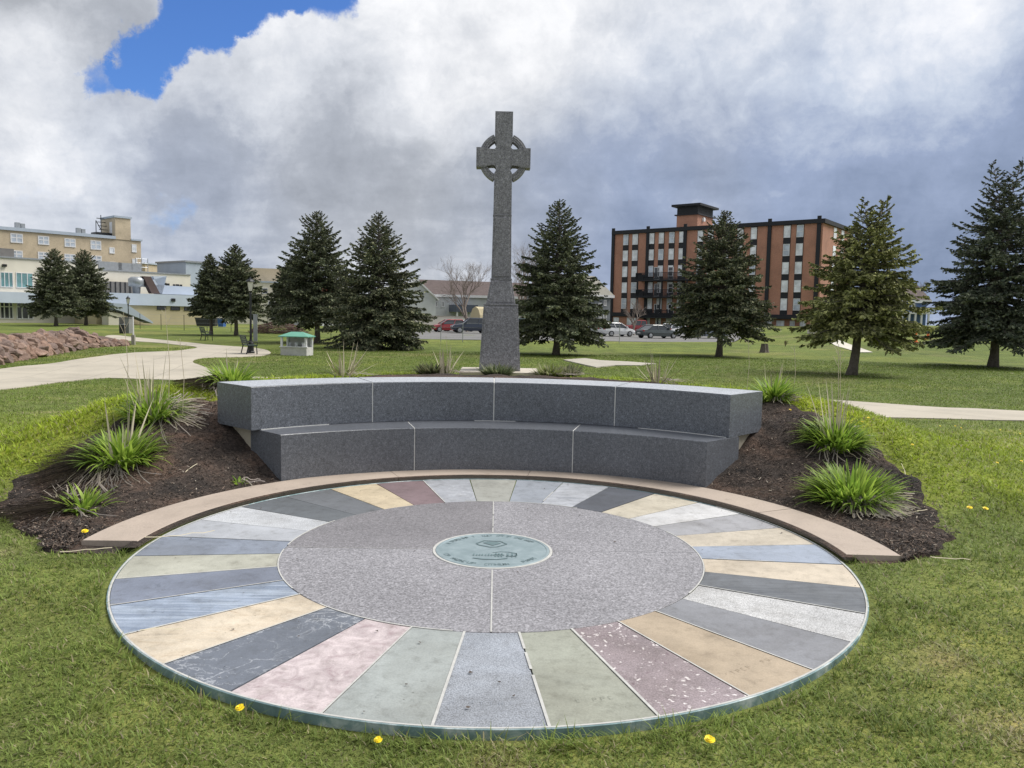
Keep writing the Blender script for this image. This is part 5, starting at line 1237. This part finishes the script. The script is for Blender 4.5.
# ------------------------------------------------------------------ planting
M_LEAF = attr_mat('day lily leaves', 'tint', .5, .35, trans=.5); M_STRAW = attr_mat('dead leaves', 'tint', .85, .2)
def blade(V, Fs, C, p, az, el, L, w, droop, col, rn, seg=5, twist=0.):
    d = np.array([math.cos(az)*math.cos(el), math.sin(az)*math.cos(el), math.sin(el)]); s = np.array([-math.sin(az+twist), math.cos(az+twist), 0.])
    q = np.array(p, float); o = len(V)
    for i in range(seg+1):
        f = i/seg; ww = w*(1-f**2.2)*(.75+.5*min(1, f*4)); V.append(q-s*ww/2+np.array([0, 0, ww*.15])); V.append(q+s*ww/2+np.array([0, 0, ww*.15])); C += [col]*2
        q = q+d*L/seg; d = d+np.array([0, 0, -droop/seg]); d /= np.linalg.norm(d)
    for i in range(seg): Fs.append((o+2*i, o+2*i+1, o+2*i+3, o+2*i+2))
def clump(name, label, px, py, z=None, Y=None, R=.28, L=.42, n=170, dead=(), stalks=0, stalk_h=.5, seed=0, cat='plant', spread=.28, droop=(.4, 1.6), tall=None, up=1.0, greens=((.24, .36, .05), (.33, .45, .075), (.17, .28, .04)), group='leafy clumps in the planting beds', straw_n=160, straw_dir=None, straw_len=.38, py_ref=None):
    rn = np.random.default_rng(seed); b = G(px, py) if z is None else GP(px, py, z)
    if Y is not None:      # stands on the ground in the column of the pixel, Y metres behind the circle's centre
        d = FW + RT*((px-512)/F_PX); x = d.x/d.y*(Y-CAM.y); b = Vector((x, Y, tz(x, Y)))
    t = thing(name, label, cat, b, 0, group)
    if n:
        V, Fs, C = [], [], []
        for i in range(n):
            a = rn.uniform(0, 2*PI); r = R*.75*math.sqrt(rn.random()); az = a+rn.normal(0, .5); el = (1.35-.95*(r/R))*up+rn.normal(0, .12)
            col = np.array(greens[rn.integers(3)])*rn.uniform(.75, 1.3)
            x, y = r*math.cos(a), r*math.sin(a)
            blade(V, Fs, C, (x, y, tz(b.x+x, b.y+y)-b.z), az, el, L*rn.uniform(.6, 1.15), rn.uniform(.016, .030), rn.uniform(*droop), col, rn)
        np_mesh('foliage', np.array(V), np.array(Fs), M_LEAF, np.array(C), t)
    if straw_n:
        V, Fs, C = [], [], []
        for i in range(straw_n):
            a = rn.uniform(0, 2*PI) if straw_dir is None else straw_dir+rn.normal(0, .55); r = R*rn.uniform(.55, 1.0); x, y = r*math.cos(a), r*math.sin(a)
            col = np.array([.27, .245, .205])*rn.uniform(.4, 1.25)*np.array([1, rn.uniform(.95, 1), rn.uniform(.85, 1.1)])
            l = straw_len*rn.uniform(.5, 1.2); aa = a+rn.normal(0, .5)
            # lies on the soil: follow the terrain
            q = np.array([x, y]); seg = 5; o = len(V); w = rn.uniform(.004, .010)
            for k in range(seg+1):
                zz = tz(b.x+q[0], b.y+q[1])-b.z+.05+rn.uniform(0, .02)+(.07*(1-k/seg)**2*rn.uniform(.2, 1))*(R/.28); s = np.array([-math.sin(aa), math.cos(aa)])*w/2
                V += [np.array([*(q-s), zz]), np.array([*(q+s), zz+.004])]; C += [col]*2; q = q+np.array([math.cos(aa), math.sin(aa)])*l/seg; aa += rn.normal(0, .18)
            for k in range(seg): Fs.append((o+2*k, o+2*k+1, o+2*k+3, o+2*k+2))
        np_mesh('dead_leaves', np.array(V), np.array(Fs), M_STRAW, np.array(C), t)
    if stalks:
        V, Fs, C = [], [], []
        for i in range(stalks):
            a = rn.uniform(0, 2*PI); r = R*.6*math.sqrt(rn.random()); x, y = r*math.cos(a), r*math.sin(a); col = np.array([.52, .47, .35])*rn.uniform(.75, 1.2)
            blade(V, Fs, C, (x, y, tz(b.x+x, b.y+y)-b.z), a, 1.57-abs(rn.normal(0, spread)), stalk_h*rn.uniform(.55, 1.15), rn.uniform(.010, .018), rn.uniform(-.1, .5), col, rn, 5, rn.uniform(-1, 1))
        np_mesh('dry_stalks', np.array(V), np.array(Fs), M_STRAW, np.array(C), t)
    if tall:
        m = MB()
        for dx, h, forks in tall:
            m.tube([(dx, 0, 0), (dx+.02, .01, h*.5), (dx-.01+.12*forks*0, 0, h)], [.0035, .003, .002], 5)
            for k in range(forks): s = 1 if k % 2 else -1; m.tube([(dx, 0, h*(.9-.06*k)), (dx+s*.05, .01, h*(.98-.05*k))], .002, 4)
        m.build('tall_stem', plain('pale dry stem', (.50, .44, .33, 1), .9), t, recalc=False)
    return t
clump('day_lily', 'large green day lily clump with grey dead leaves in the left bed', 122, 462, R=.24, L=.35, n=420, stalks=14, stalk_h=.62, seed=1, straw_n=380, straw_dir=R_(222), straw_len=.50)
clump('day_lily', 'green clump with many pale upright stalks higher up the left bed', 152, 418, R=.22, L=.33, n=360, stalks=26, stalk_h=.62, seed=2, straw_n=90, straw_dir=R_(20), straw_len=.34, tall=[(-.25, 1.05, 3), (.16, 1.1, 2), (.3, .8, 2)])
clump('day_lily', 'small bright green clump near the left end of the kerb', 84, 512, R=.13, L=.24, n=80, stalks=0, seed=3, straw_n=160, straw_dir=R_(205), straw_len=.5)
clump('day_lily', 'green clump with dry tips at the left end of the bench wall', 232, 0, Y=3.75, R=.22, L=.34, n=280, stalks=12, stalk_h=.42, seed=4, straw_n=260, straw_dir=R_(230), straw_len=.45)
clump('day_lily', 'large lush day lily clump on the right bed nearest the kerb', 851, 503, R=.28, L=.37, n=640, stalks=4, stalk_h=.5, seed=5, straw_n=360, straw_dir=R_(285), straw_len=.26)
clump('day_lily', 'lush clump with tall dry stalks behind the nearest right lily', 836, 446, R=.23, L=.34, n=430, stalks=20, stalk_h=.66, seed=6, straw_n=70, straw_len=.25, tall=[(-.02, 1.0, 3), (.0, .95, 2)])
clump('day_lily', 'green clump at the right end of the bench wall', 774, 0, Y=3.45, R=.16, L=.34, n=220, stalks=7, stalk_h=.42, seed=7, straw_n=30, straw_dir=R_(300), straw_len=.2, tall=[(.22, .62, 1)])
clump('weed', 'tiny green weed with a dry stem near the seat corner', 240, 485, R=.05, L=.10, n=16, seed=8, straw_n=4, straw_len=.2, group=None)
SG = ((.12, .15, .05), (.19, .22, .09), (.28, .28, .14))
def wallclump(name, label, px, Y, **k):
    d = FW + RT*((px-512)/F_PX); x = CAM.x + d.x/d.y*(Y-CAM.y); k.setdefault('group', 'plants behind the bench wall')
    q = Vector((x, Y, tz(x, Y))); c = CAM.copy(); v = q-CAM; px_ = 512+F_PX*v.dot(RT)/v.dot(FW); py_ = 384-F_PX*v.dot(UP)/v.dot(FW)
    return clump(name, label, px_, py_, z=q.z, **k)
wallclump('dry_grass_tuft', 'fan of pale dry grass blades behind the left part of the wall', 343, 4.9, R=.16, L=.30, n=26, stalks=30, stalk_h=.46, spread=.6, seed=20, straw_n=12, up=.8, greens=SG)
wallclump('low_shrub', 'low dark green shrub left of the cross plinth', 432, 6.05, R=.22, L=.24, n=260, seed=21, straw_n=6, up=.9, droop=(-.2, .6), greens=((.07, .09, .04), (.12, .14, .06), (.2, .2, .11)))
wallclump('dry_grass_tuft', 'tuft of upright straw between the shrub and the plinth', 446, 5.9, R=.18, L=.24, n=10, stalks=34, stalk_h=.46, seed=22, straw_n=15, greens=SG, tall=[(0, .58, 0)])
wallclump('low_shrub', 'small rounded green shrub in front of the plinth', 497, 5.98, R=.20, L=.24, n=300, seed=23, straw_n=0, up=.9, droop=(-.2, .6), greens=((.08, .11, .05), (.13, .16, .08), (.2, .22, .12)))
wallclump('low_shrub', 'yellow green low shrub right of the plinth', 549, 6.2, R=.20, L=.24, n=240, seed=24, straw_n=20, up=.9, droop=(-.2, .6), greens=((.15, .19, .05), (.22, .25, .1), (.3, .3, .17)))
wallclump('low_shrub', 'grey green trailing shrub right of the yellow green one', 566, 6.5, R=.22, L=.25, n=200, seed=25, straw_n=20, up=.9, droop=(-.2, .6), greens=((.10, .11, .06), (.18, .19, .11), (.25, .24, .16)))
wallclump('dry_grass_tuft', 'dry straw tuft behind the right part of the wall', 657, 4.7, R=.13, L=.3, n=4, stalks=22, stalk_h=.42, spread=.5, seed=26, straw_n=20, greens=SG)
wallclump('seedling', 'single forked dry stem behind the right end of the wall', 747, 4.0, R=.03, L=.2, n=0, stalks=0, seed=27, straw_n=0, tall=[(0, .62, 2)])

def debris():
    rn = random.Random(17); m = MB()
    for i in range(90):
        a = rn.uniform(0, 2*PI); r = 2.3*math.sqrt(rn.random()) if i < 40 else rn.gauss(2.30, .05)
        if r > 2.34 or (i >= 40 and math.sin(a) < -.2 and rn.random() < .5): continue
        n = rn.choice((3, 4, 5)); q = rn.uniform(.004, .013); x, y = r*math.cos(a), r*math.sin(a); t0 = rn.uniform(0, 6)
        m.add([(x+q*rn.uniform(.5, 1.2)*math.cos(t0+2*PI*k/n), y+q*rn.uniform(.4, 1)*math.sin(t0+2*PI*k/n), .0055+rn.uniform(0, .006)) for k in range(n)], [tuple(range(n))])
    tag(m.build('leaf_litter', plain('dry leaf bits', (.075, .06, .05, 1), .9, var=.5, scale=30), recalc=False), 'dark crumbs of dry leaf and soil scattered over the paved circle', 'litter', kind='stuff')
debris()

# loose straws lying in the grass and on the beds
def straws():
    rn = np.random.default_rng(5); V, Fs, C = [], [], []
    for px, py, a, l in [(330, 0, 0, 0)][:0]+[(145, 545, .35, .45), (70, 470, .5, .4), (185, 478, 1.5, .2), (790, 500, 2.7, .35), (905, 480, 1.2, .2), (955, 522, 2.6, .32), (930, 565, .1, .25),
            (880, 500, .2, .2), (140, 640, .2, .2), (60, 560, .4, .3), (900, 520, .3, .3), (770, 495, 2.8, .25)]:
        b = G(px, py); q = np.array([b.x, b.y]); o = len(V); col = np.array([.5, .45, .33])*rn.uniform(.8, 1.1)
        for k in range(7):
            s = np.array([-math.sin(a), math.cos(a)])*.0028; z = tz(*q)+.045+rn.uniform(0, .012); V += [np.array([*(q-s), z]), np.array([*(q+s), z+.003])]; C += [col]*2; q = q+np.array([math.cos(a), math.sin(a)])*l/6; a += rn.normal(0, .12)
        for k in range(6): Fs.append((o+2*k, o+2*k+1, o+2*k+3, o+2*k+2))
    tag(np_mesh('loose_straw', np.array(V), np.array(Fs), M_STRAW, np.array(C)), 'long pale dry leaf strips scattered on beds and lawn', 'straw', kind='stuff')
straws()

# ------------------------------------------------------------------ dandelions
def dandelions():
    My = plain('dandelion yellow', (.86, .66, .015, 1), .6, var=.2, scale=60); Ms = plain('dandelion stem', (.16, .22, .05, 1), .6)
    fm = MB(); rn = random.Random(2)
    for ring, (n, r, z) in enumerate(((16, .021, .0), (13, .015, .006), (8, .008, .010))):
        for k in range(n):
            a = 2*PI*k/n+ring*.3; c, s = math.cos(a), math.sin(a); w = .0042; r2 = r*rn.uniform(.85, 1.1)
            fm.add([(.002*c+w*.5*s, .002*s-w*.5*c, z), (r2*c+w*s, r2*s-w*c, z+.003), (r2*1.06*c, r2*1.06*s, z+.004), (r2*c-w*s, r2*s+w*c, z+.003), (.002*c-w*.5*s, .002*s+w*.5*c, z)], [(0, 1, 2, 3, 4)])
    t = thing('dandelion', 'x', 'flower', (0, 0, 0), 0, 'dandelions in the grass')
    fo = fm.build('flower_head', My, t, recalc=False); fo.location = (0, 0, .055); fo.rotation_euler = (.35, 0, 0)
    st = MB().tube([(0, 0, -.01), (.004, .002, .03), (0, 0, .054)], .0022, 5).build('stem', Ms, t)
    spots = [(240, 719, 'yellow dandelion below the pink stone at the front left', .85), (378, 750, 'yellow dandelion below the grey green stone at the front edge', .72), (709, 752, 'yellow dandelion below the pebbly stone at front right', .9),
             (85, 539, 'yellow dandelion at the left tip of the kerb', 1.0), (969, 514, 'left of the two dandelions on the right bank', 1.0), (985, 515, 'right of the two dandelions on the right bank', 1.0)]
    rest = [(806, 418), (800, 424), (862, 425), (905, 432), (961, 430), (1003, 440), (997, 466), (1016, 465), (1021, 464), (975, 478), (1000, 432), (884, 433), (868, 421), (808, 413), (940, 428), (1010, 452), (790, 413), (985, 441), (1020, 436), (888, 426), (955, 428), (927, 437), (912, 448), (812, 422)]
    for i, (px, py, lab, sc) in enumerate(spots+[(a, b, 'one of the small dandelions scattered over the lush right bank', .62) for a, b in rest[::2]]):
        b = G(px, py); o = t if i == 0 else dup(t, b, 0, lab); o.location = b; o['label'] = lab; o.scale = (sc,)*3; o.rotation_euler = (0, 0, random.uniform(-.6, .6))
        if i < 6: o['group'] = 'dandelions in the grass'
        else: o['group'] = 'small dandelions on the right bank'
dandelions()
